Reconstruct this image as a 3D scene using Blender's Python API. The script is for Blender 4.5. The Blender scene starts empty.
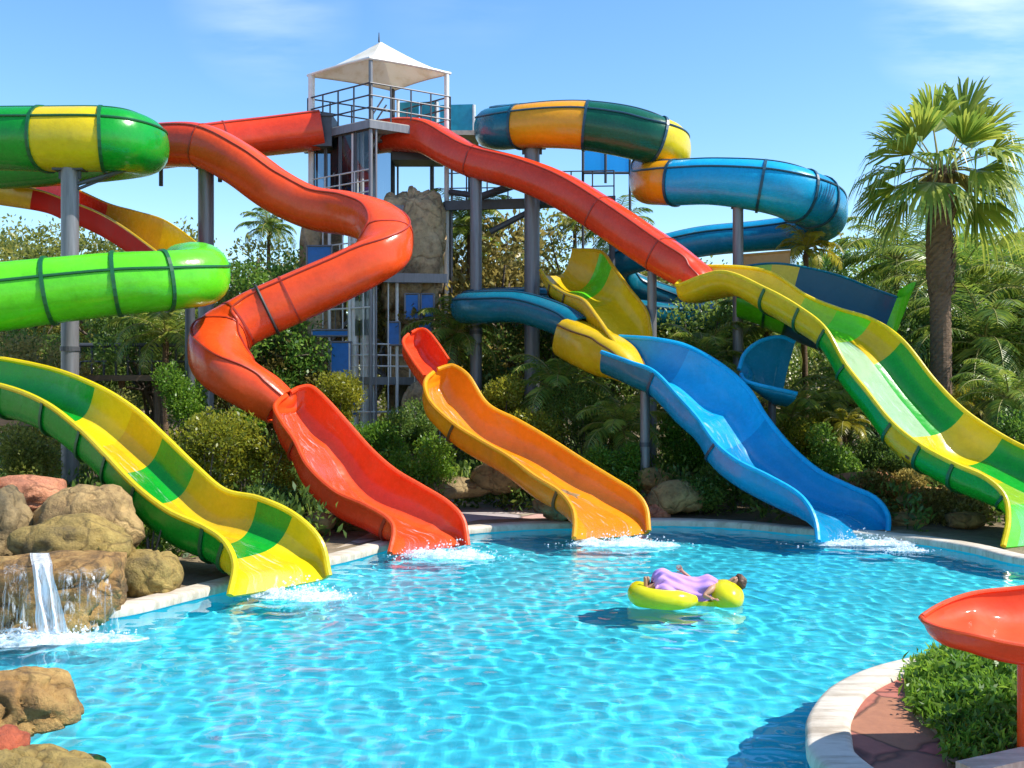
import bpy, bmesh, math, random
import numpy as np
from mathutils import Vector, Matrix, noise

S = bpy.context.scene
COL = S.collection
F = 995.6; CX = 512.0; CY = 384.0; CAMZ = 3.0
R = math.radians
random.seed(7)

def P(px, py, Y):
    """point at distance Y in front of the camera that is seen at px, py"""
    return Vector(((px - CX) * Y / F, Y, CAMZ - (py - CY) * Y / F))

# ------------------------------------------------------------------ materials
def new_mat(name):
    m = bpy.data.materials.new(name); m.use_nodes = True
    nt = m.node_tree; nt.nodes.clear()
    return m, nt

def N(nt, t, **kw):
    n = nt.nodes.new(t)
    for k, v in kw.items():
        if k in n.inputs: n.inputs[k].default_value = v
        else: setattr(n, k, v)
    return n

def L(nt, a, b): nt.links.new(a, b)

def ramp(nt, fac, stops):
    r = nt.nodes.new('ShaderNodeValToRGB'); e = r.color_ramp.elements
    while len(e) < len(stops): e.new(0.5)
    for q, (p, c) in zip(e, stops):
        q.position = p; q.color = (*c, 1) if len(c) == 3 else c
    L(nt, fac, r.inputs[0]); return r.outputs[0]

def coords(nt, kind='Object', scale=(1, 1, 1)):
    tc = nt.nodes.new('ShaderNodeTexCoord'); mp = nt.nodes.new('ShaderNodeMapping')
    mp.inputs['Scale'].default_value = scale
    L(nt, tc.outputs[kind], mp.inputs[0]); return mp.outputs[0]

def noise_tex(nt, vec, scale, detail=4, rough=.55):
    n = N(nt, 'ShaderNodeTexNoise'); n.inputs['Scale'].default_value = scale
    n.inputs['Detail'].default_value = detail; n.inputs['Roughness'].default_value = rough
    if vec is not None: L(nt, vec, n.inputs['Vector'])
    return n.outputs[0]

def bump(nt, h, strength, dist=.02):
    b = N(nt, 'ShaderNodeBump'); b.inputs['Strength'].default_value = strength; b.inputs['Distance'].default_value = dist
    L(nt, h, b.inputs['Height']); return b.outputs[0]

def finish(nt, shader):
    o = nt.nodes.new('ShaderNodeOutputMaterial'); L(nt, shader, o.inputs[0])

def fibreglass(name, c, rough=.22, spec=.38, coat=.16):
    """glossy gel-coat: faint fading blotches, faint scum lines, hand laid waviness"""
    m, nt = new_mat(name); v = coords(nt)
    n1 = noise_tex(nt, v, 1.1, 5); n2 = noise_tex(nt, v, 7, 6, .7)
    fade = tuple(min(1, x * .86 + .018) for x in c); deep = tuple(x * .84 for x in c)
    col = ramp(nt, n1, [(.3, deep), (.52, c), (.75, fade)])
    mx = N(nt, 'ShaderNodeMixRGB', blend_type='MULTIPLY'); mx.inputs[0].default_value = .32
    L(nt, col, mx.inputs[1]); L(nt, ramp(nt, n2, [(.33, (.62, .6, .56)), (.5, (1, 1, 1))]), mx.inputs[2])
    b = N(nt, 'ShaderNodeBsdfPrincipled'); L(nt, mx.outputs[0], b.inputs['Base Color'])
    rr = N(nt, 'ShaderNodeMapRange'); rr.inputs[3].default_value = rough * .7; rr.inputs[4].default_value = rough * 1.7
    L(nt, n2, rr.inputs[0]); L(nt, rr.outputs[0], b.inputs['Roughness'])
    b.inputs['Specular IOR Level'].default_value = spec; b.inputs['Coat Weight'].default_value = coat; b.inputs['Coat Roughness'].default_value = .08
    L(nt, bump(nt, n1, .25, .12), b.inputs['Normal'])
    tr = N(nt, 'ShaderNodeBsdfTranslucent'); L(nt, col, tr.inputs[0])
    ms = N(nt, 'ShaderNodeMixShader'); ms.inputs[0].default_value = .13
    L(nt, b.outputs[0], ms.inputs[1]); L(nt, tr.outputs[0], ms.inputs[2])
    finish(nt, ms.outputs[0]); return m

def plain(name, c, rough=.6, metal=0, var=.25, scale=6, bmp=.15, bdist=.01, stretch=(1, 1, 1)):
    m, nt = new_mat(name); v = coords(nt, scale=stretch)
    n1 = noise_tex(nt, v, scale, 7, .65)
    col = ramp(nt, n1, [(.25, tuple(x * (1 - var) for x in c)), (.5, c), (.78, tuple(min(1, x * (1 + var * .7)) for x in c))])
    b = N(nt, 'ShaderNodeBsdfPrincipled'); L(nt, col, b.inputs['Base Color'])
    b.inputs['Roughness'].default_value = rough; b.inputs['Metallic'].default_value = metal
    L(nt, bump(nt, n1, bmp, bdist), b.inputs['Normal']); finish(nt, b.outputs[0]); return m

def rock_mat(name, c1, c2, c3, s=1.0):
    m, nt = new_mat(name); v = coords(nt)
    n1 = noise_tex(nt, v, 1.3 * s, 8, .65); n2 = noise_tex(nt, v, 9 * s, 8, .7)
    st = coords(nt, scale=(1, 1, 4)); n3 = noise_tex(nt, st, 2.2 * s, 6, .6)
    col = ramp(nt, n1, [(.36, c3), (.46, c2), (.56, c1), (.70, tuple(min(1, x * 1.3) for x in c1))])
    mx = N(nt, 'ShaderNodeMixRGB', blend_type='MULTIPLY'); mx.inputs[0].default_value = .8
    L(nt, col, mx.inputs[1]); L(nt, ramp(nt, n2, [(.32, (.38, .34, .28)), (.48, (.86, .84, .80)), (.62, (1.0, 1.0, 1.0))]), mx.inputs[2])
    mx2 = N(nt, 'ShaderNodeMixRGB', blend_type='MIX')
    L(nt, ramp(nt, n3, [(.52, (0, 0, 0)), (.68, (.6, .6, .6))]), mx2.inputs[0]); L(nt, mx.outputs[0], mx2.inputs[1]); mx2.inputs[2].default_value = (*c2, 1)
    vo = N(nt, 'ShaderNodeTexVoronoi', feature='DISTANCE_TO_EDGE'); vo.inputs['Scale'].default_value = 1.6 * s
    wv = N(nt, 'ShaderNodeMixRGB'); wv.inputs[0].default_value = .25; L(nt, v, wv.inputs[1]); 
    nn = N(nt, 'ShaderNodeTexNoise'); nn.inputs['Scale'].default_value = 2.5; L(nt, v, nn.inputs['Vector']); L(nt, nn.outputs[1], wv.inputs[2])
    L(nt, wv.outputs[0], vo.inputs['Vector'])
    crack = ramp(nt, vo.outputs[0], [(0, (0, 0, 0)), (.05, (1, 1, 1))])
    mm = N(nt, 'ShaderNodeMath', operation='MULTIPLY_ADD'); L(nt, crack, mm.inputs[0]); mm.inputs[1].default_value = .35; L(nt, n2, mm.inputs[2])
    b = N(nt, 'ShaderNodeBsdfPrincipled'); 
    m3 = N(nt, 'ShaderNodeMixRGB', blend_type='MULTIPLY'); m3.inputs[0].default_value = .55; L(nt, mx2.outputs[0], m3.inputs[1]); L(nt, ramp(nt, vo.outputs[0], [(0, (.25, .22, .18)), (.03, (1, 1, 1))]), m3.inputs[2])
    n4 = noise_tex(nt, v, 34 * s, 5, .75); m4 = N(nt, 'ShaderNodeMath', operation='MULTIPLY_ADD'); L(nt, n4, m4.inputs[0]); m4.inputs[1].default_value = .35; L(nt, mm.outputs[0], m4.inputs[2]); mm = m4
    L(nt, m3.outputs[0], b.inputs['Base Color']); b.inputs['Roughness'].default_value = .75
    L(nt, bump(nt, mm.outputs[0], .9, .07), b.inputs['Normal']); finish(nt, b.outputs[0]); return m

def leaf_mat(name, stops, transl=.5, rough=.4):
    m, nt = new_mat(name)
    g = nt.nodes.new('ShaderNodeNewGeometry'); oi = nt.nodes.new('ShaderNodeObjectInfo')
    v = coords(nt, 'Object'); n1 = noise_tex(nt, v, .9, 3)
    a = N(nt, 'ShaderNodeMath', operation='MULTIPLY_ADD'); L(nt, g.outputs['Random Per Island'], a.inputs[0]); a.inputs[1].default_value = .45
    a2 = N(nt, 'ShaderNodeMath', operation='MULTIPLY_ADD'); L(nt, n1, a2.inputs[0]); a2.inputs[1].default_value = .75; a2.inputs[2].default_value = -.18
    L(nt, a2.outputs[0], a.inputs[2])
    a3 = N(nt, 'ShaderNodeMath', operation='MULTIPLY_ADD'); L(nt, oi.outputs['Random'], a3.inputs[0]); a3.inputs[1].default_value = .22; L(nt, a.outputs[0], a3.inputs[2])
    col = ramp(nt, a3.outputs[0], stops)
    b = N(nt, 'ShaderNodeBsdfPrincipled'); L(nt, col, b.inputs['Base Color']); b.inputs['Roughness'].default_value = rough
    t = N(nt, 'ShaderNodeBsdfTranslucent')
    hs = N(nt, 'ShaderNodeHueSaturation'); hs.inputs['Value'].default_value = 1.5; hs.inputs['Hue'].default_value = .485; L(nt, col, hs.inputs['Color']); L(nt, hs.outputs[0], t.inputs[0])
    ms = N(nt, 'ShaderNodeMixShader'); ms.inputs[0].default_value = transl
    L(nt, b.outputs[0], ms.inputs[1]); L(nt, t.outputs[0], ms.inputs[2]); finish(nt, ms.outputs[0]); return m

M = {}
M['red'] = fibreglass('red_gelcoat', (.84, .06, .014))
M['redorange'] = fibreglass('vermilion_gelcoat', (.90, .085, .013))
M['orange'] = fibreglass('orange_gelcoat', (.90, .27, .008))
M['amber'] = fibreglass('amber_gelcoat', (.86, .36, .008))
M['yellow'] = fibreglass('yellow_gelcoat', (.82, .60, .008))
M['gold'] = fibreglass('golden_gelcoat', (.74, .47, .008))
M['green'] = fibreglass('green_gelcoat', (.006, .34, .022))
M['lime'] = fibreglass('lime_gelcoat', (.13, .70, .015))
M['palelime'] = fibreglass('pale_lime_gelcoat', (.36, .62, .03))
M['dkgreen'] = fibreglass('bottle_green_gelcoat', (.006, .11, .055))
M['blue'] = fibreglass('blue_gelcoat', (.004, .29, .56))
M['skyblue'] = fibreglass('azure_gelcoat', (.008, .42, .74))
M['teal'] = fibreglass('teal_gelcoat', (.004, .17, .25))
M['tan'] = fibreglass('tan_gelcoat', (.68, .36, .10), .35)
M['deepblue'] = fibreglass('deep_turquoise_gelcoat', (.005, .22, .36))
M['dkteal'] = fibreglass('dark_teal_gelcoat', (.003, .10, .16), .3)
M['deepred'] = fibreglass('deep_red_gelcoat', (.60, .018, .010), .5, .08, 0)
M['matte_red'] = fibreglass('sun_dulled_vermilion', (.88, .075, .012), .55)
M['lit_floor'] = fibreglass('sunlit_floor_gelcoat', (.40, .62, .34), .3)  # paler green for the chute floor: sunlight falling there is put into the colour
M['seam_g'] = plain('dark_green_flange', (.006, .10, .03), .4)
M['seam_r'] = plain('dark_red_flange', (.36, .03, .010), .4)
M['seam_t'] = plain('dark_teal_flange', (.008, .06, .10), .4)
M['seam_b'] = plain('dark_brown_flange', (.12, .06, .015), .4)
M['black'] = plain('black_rubber', (.02, .02, .022), .6)
M['steel'] = plain('galvanised_steel', (.20, .20, .21), .45, .35, .3, 3, .1, .01, (6, 6, .5))
M['dksteel'] = plain('dark_painted_steel', (.075, .08, .09), .5, .2)
M['white'] = plain('white_painted_steel', (.72, .71, .68), .45, 0, .15)
def canvas_mat():
    m, nt = new_mat('white_canvas'); v = coords(nt); n1 = noise_tex(nt, v, 2.2, 6, .65)
    c = ramp(nt, n1, [(.3, (.70, .64, .50)), (.5, (.84, .81, .72)), (.8, (.88, .86, .80))])
    d = N(nt, 'ShaderNodeBsdfDiffuse'); t = N(nt, 'ShaderNodeBsdfTranslucent'); L(nt, c, d.inputs[0]); L(nt, c, t.inputs[0])
    ms = N(nt, 'ShaderNodeMixShader'); ms.inputs[0].default_value = .35; L(nt, d.outputs[0], ms.inputs[1]); L(nt, t.outputs[0], ms.inputs[2]); finish(nt, ms.outputs[0]); return m
M['canvas'] = canvas_mat()
M['concrete'] = plain('pale_concrete', (.48, .44, .37), .85, 0, .35, 4, .4, .02)
M['bluepanel'] = plain('blue_panel', (.012, .17, .52), .35)
M['tealpanel'] = plain('teal_panel', (.012, .27, .40), .3)
M['wood'] = plain('weathered_timber', (.20, .13, .08), .8, 0, .4, 5, .4, .02, (1, 1, 5))
M['rock_tan'] = rock_mat('tan_rock', (.52, .34, .13), (.40, .26, .10), (.18, .11, .045))
M['rock_olive'] = rock_mat('olive_rock', (.44, .30, .08), (.32, .22, .06), (.14, .095, .035))
M['rock_pink'] = rock_mat('pink_sandstone', (.66, .28, .14), (.55, .21, .11), (.33, .14, .08))
M['rock_grey'] = rock_mat('grey_green_rock', (.38, .27, .12), (.28, .20, .09), (.13, .10, .05))
M['rock_gold'] = rock_mat('golden_brown_rock', (.52, .32, .10), (.36, .20, .06), (.14, .08, .03))
M['rock_red'] = rock_mat('red_rock', (.58, .13, .05), (.46, .10, .04), (.28, .07, .03))
M['rock_wall'] = rock_mat('moulded_rock', (.62, .45, .25), (.46, .33, .18), (.20, .14, .08), .7)

M['bark'] = plain('palm_bark', (.15, .092, .052), .9, 0, .5, 5, .9, .04, (1, 1, 3.5))
M['bark2'] = plain('grey_bark', (.13, .10, .075), .9, 0, .4, 6, .8, .03)
M['skin'] = plain('skin', (.42, .22, .13), .5, 0, .1)
M['hair'] = plain('brown_hair', (.10, .05, .025), .6, 0, .4, 30)
M['cloth'] = plain('lavender_cloth', (.50, .27, .66), .8, 0, .15, 8)
M['vinyl'] = fibreglass('yellow_vinyl', (.80, .72, .01), .2)
M['leaf_olive'] = leaf_mat('olive_leaf', [(.2, (0.086, 0.115, 0.023)), (.5, (0.196, 0.230, 0.040)), (.8, (0.368, 0.356, 0.081))])
M['leaf_green'] = leaf_mat('green_leaf', [(.2, (0.042, 0.120, 0.018)), (.5, (0.120, 0.252, 0.034)), (.8, (0.264, 0.408, 0.060))])
M['leaf_dark'] = leaf_mat('dark_green_leaf', [(.2, (0.041, 0.095, 0.022)), (.5, (0.101, 0.189, 0.035)), (.85, (0.243, 0.338, 0.061))])
M['leaf_brown'] = leaf_mat('dry_leaf', [(.2, (.13, .115, .03)), (.5, (.26, .22, .055)), (.8, (.38, .33, .09))])
M['leaf_lime'] = leaf_mat('yellow_green_leaf', [(.2, (.12, .15, .014)), (.5, (.26, .28, .022)), (.8, (.42, .40, .04))])
M['leaf_bright'] = leaf_mat('bright_green_leaf', [(.2, (.05, .13, .014)), (.5, (.12, .26, .024)), (.8, (.24, .38, .04))])
M['frond'] = leaf_mat('palm_frond', [(.2, (0.056, 0.125, 0.022)), (.5, (0.150, 0.250, 0.035)), (.8, (0.350, 0.400, 0.062))], .4)
M['frond_yellow'] = leaf_mat('yellow_palm_frond', [(.2, (.14, .16, .014)), (.5, (.32, .30, .024)), (.8, (.46, .40, .04))], .4)
M['petiole'] = plain('palm_stalk', (.26, .24, .06), .5)

def glass_mat():
    m, nt = new_mat('tinted_glass')
    t = N(nt, 'ShaderNodeBsdfTransparent'); t.inputs[0].default_value = (.48, .55, .60, 1)
    g = N(nt, 'ShaderNodeBsdfGlossy'); g.inputs['Roughness'].default_value = .03
    fr = N(nt, 'ShaderNodeFresnel'); fr.inputs['IOR'].default_value = 1.6
    ms = N(nt, 'ShaderNodeMixShader'); L(nt, fr.outputs[0], ms.inputs[0]); L(nt, t.outputs[0], ms.inputs[1]); L(nt, g.outputs[0], ms.inputs[2]); finish(nt, ms.outputs[0]); return m
M['glass'] = glass_mat()

def blueglass_mat():
    m, nt = new_mat('blue_acrylic')
    t = N(nt, 'ShaderNodeBsdfTransparent'); t.inputs[0].default_value = (.30, .74, .96, 1)
    g = N(nt, 'ShaderNodeBsdfPrincipled'); g.inputs['Base Color'].default_value = (.02, .42, .78, 1); g.inputs['Roughness'].default_value = .15
    ms = N(nt, 'ShaderNodeMixShader'); ms.inputs[0].default_value = .4; L(nt, t.outputs[0], ms.inputs[1]); L(nt, g.outputs[0], ms.inputs[2]); finish(nt, ms.outputs[0]); return m
M['blueglass'] = blueglass_mat()

def water_mat():
    m, nt = new_mat('pool_water')
    g = N(nt, 'ShaderNodeBsdfGlass'); g.inputs['IOR'].default_value = 1.33; g.inputs['Roughness'].default_value = 0
    finish(nt, g.outputs[0]); return m
M['water'] = water_mat()

def foam_mat():
    m, nt = new_mat('white_water')
    v = coords(nt); n1 = noise_tex(nt, v, 9, 6, .7)
    d = N(nt, 'ShaderNodeBsdfPrincipled'); d.inputs['Base Color'].default_value = (.88, .92, .95, 1); d.inputs['Roughness'].default_value = .5
    t = N(nt, 'ShaderNodeBsdfTranslucent'); t.inputs[0].default_value = (.85, .92, .96, 1)
    tp = N(nt, 'ShaderNodeBsdfTransparent')
    a = N(nt, 'ShaderNodeMixShader'); a.inputs[0].default_value = .4; L(nt, d.outputs[0], a.inputs[1]); L(nt, t.outputs[0], a.inputs[2])
    b = N(nt, 'ShaderNodeMixShader'); L(nt, ramp(nt, n1, [(.40, (.12,) * 3), (.58, (.95,) * 3)]), b.inputs[0]); L(nt, tp.outputs[0], b.inputs[1]); L(nt, a.outputs[0], b.inputs[2])
    finish(nt, b.outputs[0]); return m
M['foam'] = foam_mat()

def fall_mat(name, lo, hi):
    m, nt = new_mat(name)
    v = coords(nt, scale=(9, 9, .55)); n1 = noise_tex(nt, v, 2.4, 8, .75)
    d = N(nt, 'ShaderNodeBsdfPrincipled'); d.inputs['Base Color'].default_value = (.85, .9, .93, 1); d.inputs['Roughness'].default_value = .3
    tp = N(nt, 'ShaderNodeBsdfTransparent')
    b = N(nt, 'ShaderNodeMixShader'); L(nt, ramp(nt, n1, [(lo, (.0,) * 3), (hi, (.9,) * 3)]), b.inputs[0]); L(nt, tp.outputs[0], b.inputs[1]); L(nt, d.outputs[0], b.inputs[2])
    finish(nt, b.outputs[0]); return m
M['fall'] = fall_mat('falling_water', .28, .58)
M['veil'] = fall_mat('thin_water_veil', .49, .76)
def film_mat():
    m, nt = new_mat('running_water'); tc = nt.nodes.new('ShaderNodeTexCoord'); mp = nt.nodes.new('ShaderNodeMapping'); mp.inputs['Scale'].default_value = (11, 1.1, 1); L(nt, tc.outputs['UV'], mp.inputs[0])
    n1 = noise_tex(nt, mp.outputs[0], 1.4, 7, .7)
    d = N(nt, 'ShaderNodeBsdfPrincipled'); d.inputs['Base Color'].default_value = (.86, .91, .94, 1); d.inputs['Roughness'].default_value = .25
    gl = N(nt, 'ShaderNodeBsdfGlossy'); gl.inputs['Roughness'].default_value = .05; L(nt, bump(nt, n1, .5, .02), gl.inputs['Normal'])
    tp = N(nt, 'ShaderNodeBsdfTransparent'); fr = N(nt, 'ShaderNodeFresnel'); fr.inputs['IOR'].default_value = 1.33
    a = N(nt, 'ShaderNodeMixShader'); fm = N(nt, 'ShaderNodeMath', operation='MULTIPLY'); L(nt, fr.outputs[0], fm.inputs[0]); fm.inputs[1].default_value = .22; L(nt, fm.outputs[0], a.inputs[0]); L(nt, tp.outputs[0], a.inputs[1]); L(nt, gl.outputs[0], a.inputs[2])
    b = N(nt, 'ShaderNodeMixShader'); L(nt, ramp(nt, n1, [(.55, (0, 0, 0)), (.80, (.6,) * 3)]), b.inputs[0]); L(nt, a.outputs[0], b.inputs[1]); L(nt, d.outputs[0], b.inputs[2])
    finish(nt, b.outputs[0]); return m
M['film'] = film_mat()

def plaster_mat():
    m, nt = new_mat('pool_plaster'); v = coords(nt)
    n1 = noise_tex(nt, v, .5, 5); n2 = noise_tex(nt, v, 14, 4)
    c = ramp(nt, n1, [(.3, (.035, .64, .80)), (.7, (.06, .74, .88))])
    b = N(nt, 'ShaderNodeBsdfPrincipled'); L(nt, c, b.inputs['Base Color']); b.inputs['Roughness'].default_value = .8
    L(nt, bump(nt, n2, .2, .01), b.inputs['Normal']); finish(nt, b.outputs[0]); return m
M['plaster'] = plaster_mat()

def ground_mat():
    m, nt = new_mat('bare_soil'); v = coords(nt)
    n1 = noise_tex(nt, v, .35, 6); n2 = noise_tex(nt, v, 5, 8, .7)
    c = ramp(nt, n1, [(.3, (.17, .12, .07)), (.5, (.30, .22, .13)), (.7, (.22, .19, .09))])
    mx = N(nt, 'ShaderNodeMixRGB', blend_type='MULTIPLY'); mx.inputs[0].default_value = .8; L(nt, c, mx.inputs[1]); L(nt, ramp(nt, n2, [(.3, (.4,) * 3), (.65, (1,) * 3)]), mx.inputs[2])
    b = N(nt, 'ShaderNodeBsdfPrincipled'); L(nt, mx.outputs[0], b.inputs['Base Color']); b.inputs['Roughness'].default_value = .95
    L(nt, bump(nt, n2, .8, .06), b.inputs['Normal']); finish(nt, b.outputs[0]); return m
M['soil'] = ground_mat()

def coping_mat():
    m, nt = new_mat('pale_stone_coping'); v = coords(nt)
    n1 = noise_tex(nt, v, 1.4, 7, .7); n2 = noise_tex(nt, v, 22, 5, .7)
    st = coords(nt, scale=(.7, 6, 1)); n3 = noise_tex(nt, st, 1.5, 6, .7)
    c = ramp(nt, n1, [(.25, (.44, .36, .26)), (.5, (.60, .53, .42)), (.75, (.70, .64, .53))])
    mx = N(nt, 'ShaderNodeMixRGB', blend_type='MULTIPLY'); mx.inputs[0].default_value = .7; L(nt, c, mx.inputs[1]); L(nt, ramp(nt, n3, [(.38, (.55, .50, .44)), (.55, (1,) * 3)]), mx.inputs[2])
    b = N(nt, 'ShaderNodeBsdfPrincipled'); L(nt, mx.outputs[0], b.inputs['Base Color']); b.inputs['Roughness'].default_value = .8
    L(nt, bump(nt, n2, .35, .015), b.inputs['Normal']); finish(nt, b.outputs[0]); return m
M['coping'] = coping_mat()

def flag_mat(name, c1, c2, scale):
    m, nt = new_mat(name); v = coords(nt)
    nn = N(nt, 'ShaderNodeTexNoise'); nn.inputs['Scale'].default_value = 3; L(nt, v, nn.inputs['Vector'])
    wv = N(nt, 'ShaderNodeMixRGB'); wv.inputs[0].default_value = .12; L(nt, v, wv.inputs[1]); L(nt, nn.outputs[1], wv.inputs[2])
    vo = N(nt, 'ShaderNodeTexVoronoi', feature='DISTANCE_TO_EDGE'); vo.inputs['Scale'].default_value = scale; L(nt, wv.outputs[0], vo.inputs['Vector'])
    vc = N(nt, 'ShaderNodeTexVoronoi'); vc.inputs['Scale'].default_value = scale; L(nt, wv.outputs[0], vc.inputs['Vector'])
    joint = ramp(nt, vo.outputs[0], [(0, (.25,) * 3), (.035, (1,) * 3)])
    n2 = noise_tex(nt, v, 8, 8, .7)
    c = ramp(nt, n2, [(.3, c2), (.65, c1)])
    m0 = N(nt, 'ShaderNodeMixRGB', blend_type='MULTIPLY'); m0.inputs[0].default_value = .3; L(nt, c, m0.inputs[1]); L(nt, vc.outputs['Color'], m0.inputs[2])
    mx = N(nt, 'ShaderNodeMixRGB', blend_type='MULTIPLY'); mx.inputs[0].default_value = .9; L(nt, m0.outputs[0], mx.inputs[1]); L(nt, joint, mx.inputs[2])
    b = N(nt, 'ShaderNodeBsdfPrincipled'); L(nt, mx.outputs[0], b.inputs['Base Color']); b.inputs['Roughness'].default_value = .85
    mm = N(nt, 'ShaderNodeMath', operation='MULTIPLY_ADD'); L(nt, n2, mm.inputs[0]); mm.inputs[1].default_value = .4; L(nt, joint, mm.inputs[2])
    L(nt, bump(nt, mm.outputs[0], .6, .02), b.inputs['Normal']); finish(nt, b.outputs[0]); return m
M['flag_red'] = flag_mat('red_flagstone', (.46, .17, .10), (.36, .13, .08), 1.3)
M['flag_grey'] = flag_mat('grey_flagstone', (.60, .52, .41), (.44, .38, .30), .6)

# ------------------------------------------------------------------ objects
def wloc(o):
    v = Vector((0, 0, 0))
    while o is not None: v = v + o.location; o = o.parent
    return v

def tag(o, label=None, cat=None, group=None, kind=None):
    if label: o['label'] = label
    if cat: o['category'] = cat
    if group: o['group'] = group
    if kind: o['kind'] = kind
    return o

def thing(name, loc, label, cat, group=None):
    o = bpy.data.objects.new(name, None); COL.objects.link(o); o.location = loc; o.empty_display_size = .2
    return tag(o, label, cat, group)

def link_mesh(name, me, mats, parent=None, base=None, smooth=True, shift=True):
    """me in world coordinates; its object gets its origin at base (or on its parent)"""
    if not isinstance(mats, (list, tuple)): mats = [mats]
    for m in mats: me.materials.append(M[m] if isinstance(m, str) else m)
    o = bpy.data.objects.new(name, me); COL.objects.link(o)
    if smooth: me.polygons.foreach_set('use_smooth', [True] * len(me.polygons))
    if parent is not None:
        o.parent = parent
        if shift: me.transform(Matrix.Translation(-wloc(parent)))
    else:
        if base is None:
            n = len(me.vertices); a = np.empty(n * 3, np.float32); me.vertices.foreach_get('co', a); a = a.reshape(-1, 3)
            base = Vector(((a[:, 0].min() + a[:, 0].max()) / 2, (a[:, 1].min() + a[:, 1].max()) / 2, a[:, 2].min()))
            base = Vector([float(x) for x in base])
        me.transform(Matrix.Translation(-Vector(base))); o.location = base
    return o

def np_mesh(name, V, Fc):
    """V (n,3), Fc (m,k) all faces with k corners"""
    V = np.asarray(V, np.float32); Fc = np.asarray(Fc, np.int32); me = bpy.data.meshes.new(name)
    me.vertices.add(len(V)); me.vertices.foreach_set('co', V.ravel())
    k = Fc.shape[1]; me.loops.add(Fc.size); me.loops.foreach_set('vertex_index', Fc.ravel())
    me.polygons.add(len(Fc)); me.polygons.foreach_set('loop_start', np.arange(0, Fc.size, k, dtype=np.int32)); me.polygons.foreach_set('loop_total', np.full(len(Fc), k, np.int32))
    me.update(calc_edges=True); me.validate(); return me

class MB:
    def __init__(s): s.v = []; s.f = []; s.m = []
    def add(s, vs, fs, mi=0):
        b = len(s.v); s.v += [tuple(x) for x in vs]; s.f += [tuple(b + i for i in f) for f in fs]; s.m += [mi] * len(fs)
    def box(s, c, sz, rot=0, mi=0):
        c = Vector(c); x, y, z = (q / 2 for q in sz); rm = Matrix.Rotation(rot, 3, 'Z')
        vs = [c + rm @ Vector((a * x, b * y, d * z)) for a in (-1, 1) for b in (-1, 1) for d in (-1, 1)]
        s.add(vs, [(0, 1, 3, 2), (4, 6, 7, 5), (0, 4, 5, 1), (2, 3, 7, 6), (0, 2, 6, 4), (1, 5, 7, 3)], mi)
    def bar(s, p, q, r, n=8, r2=None, mi=0, cap=True):
        p = Vector(p); q = Vector(q); d = (q - p).normalized(); r2 = r if r2 is None else r2
        u = d.orthogonal().normalized(); w = d.cross(u); vs = []
        for c, rr in ((p, r), (q, r2)):
            for i in range(n):
                a = 2 * math.pi * i / n + math.pi / n; vs.append(c + (u * math.cos(a) + w * math.sin(a)) * rr)
        fs = [(i, (i + 1) % n, n + (i + 1) % n, n + i) for i in range(n)]
        if cap: fs += [tuple(range(n - 1, -1, -1)), tuple(range(n, 2 * n))]
        s.add(vs, fs, mi)
    def path(s, pts, r, n=8, mi=0, closed=False):
        pts = [Vector(p) for p in pts]; k = len(pts); vs = []; u = None
        rr = r if isinstance(r, (list, tuple)) else [r] * k
        for i, p in enumerate(pts):
            a = pts[(i - 1) % k] if closed or i else p; b = pts[(i + 1) % k] if closed or i < k - 1 else p
            t = (b - a).normalized()
            if u is None: u = t.orthogonal().normalized()
            u = (u - t * u.dot(t)).normalized(); w = t.cross(u)
            for j in range(n):
                an = 2 * math.pi * j / n; vs.append(p + (u * math.cos(an) + w * math.sin(an)) * rr[i])
        fs = []
        for i in range(k if closed else k - 1):
            i2 = (i + 1) % k
            fs += [(i * n + j, i * n + (j + 1) % n, i2 * n + (j + 1) % n, i2 * n + j) for j in range(n)]
        if not closed: fs += [tuple(range(n - 1, -1, -1)), tuple((k - 1) * n + j for j in range(n))]
        s.add(vs, fs, mi)
    def poly(s, pts, mi=0): s.add(pts, [tuple(range(len(pts)))], mi)
    def prism(s, pts, z0, z1, mi=0):
        n = len(pts); vs = [(p[0], p[1], z0) for p in pts] + [(p[0], p[1], z1) for p in pts]
        s.add(vs, [tuple(range(n - 1, -1, -1)), tuple(range(n, 2 * n))] + [(i, (i + 1) % n, n + (i + 1) % n, n + i) for i in range(n)], mi)
    def build(s, name, mats, parent=None, base=None, smooth=False):
        me = bpy.data.meshes.new(name); me.from_pydata(s.v, [], s.f); me.polygons.foreach_set('material_index', s.m); me.update()
        o = link_mesh(name, me, mats, parent, base, smooth)
        if smooth and smooth != 2:
            try: me.set_sharp_from_angle(angle=R(40))
            except Exception: pass
        return o

# ------------------------------------------------------------------ splines
def catmull(pts, sub):
    """pts: array (n,k) -> dense (m,k)"""
    p = np.asarray(pts, float); n = len(p); e = np.vstack([2 * p[0] - p[1], p, 2 * p[-1] - p[-2]]); out = []
    for i in range(n - 1):
        a, b, c, d = e[i], e[i + 1], e[i + 2], e[i + 3]
        for j in range(sub):
            t = j / sub
            out.append(.5 * (2 * b + (c - a) * t + (2 * a - 5 * b + 4 * c - d) * t * t + (3 * b - a - 3 * c + d) * t ** 3))
    out.append(p[-1]); return np.array(out)

CORR = []   # (x, y, z, radius) samples along every slide, kept clear of leaves

def grid_faces(rings, n, closed):
    fs = []
    for i in range(rings - 1):
        for j in range(n if closed else n - 1):
            j2 = (j + 1) % n; fs.append((i * n + j, i * n + j2, (i + 1) * n + j2, (i + 1) * n + j))
    return fs

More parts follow.
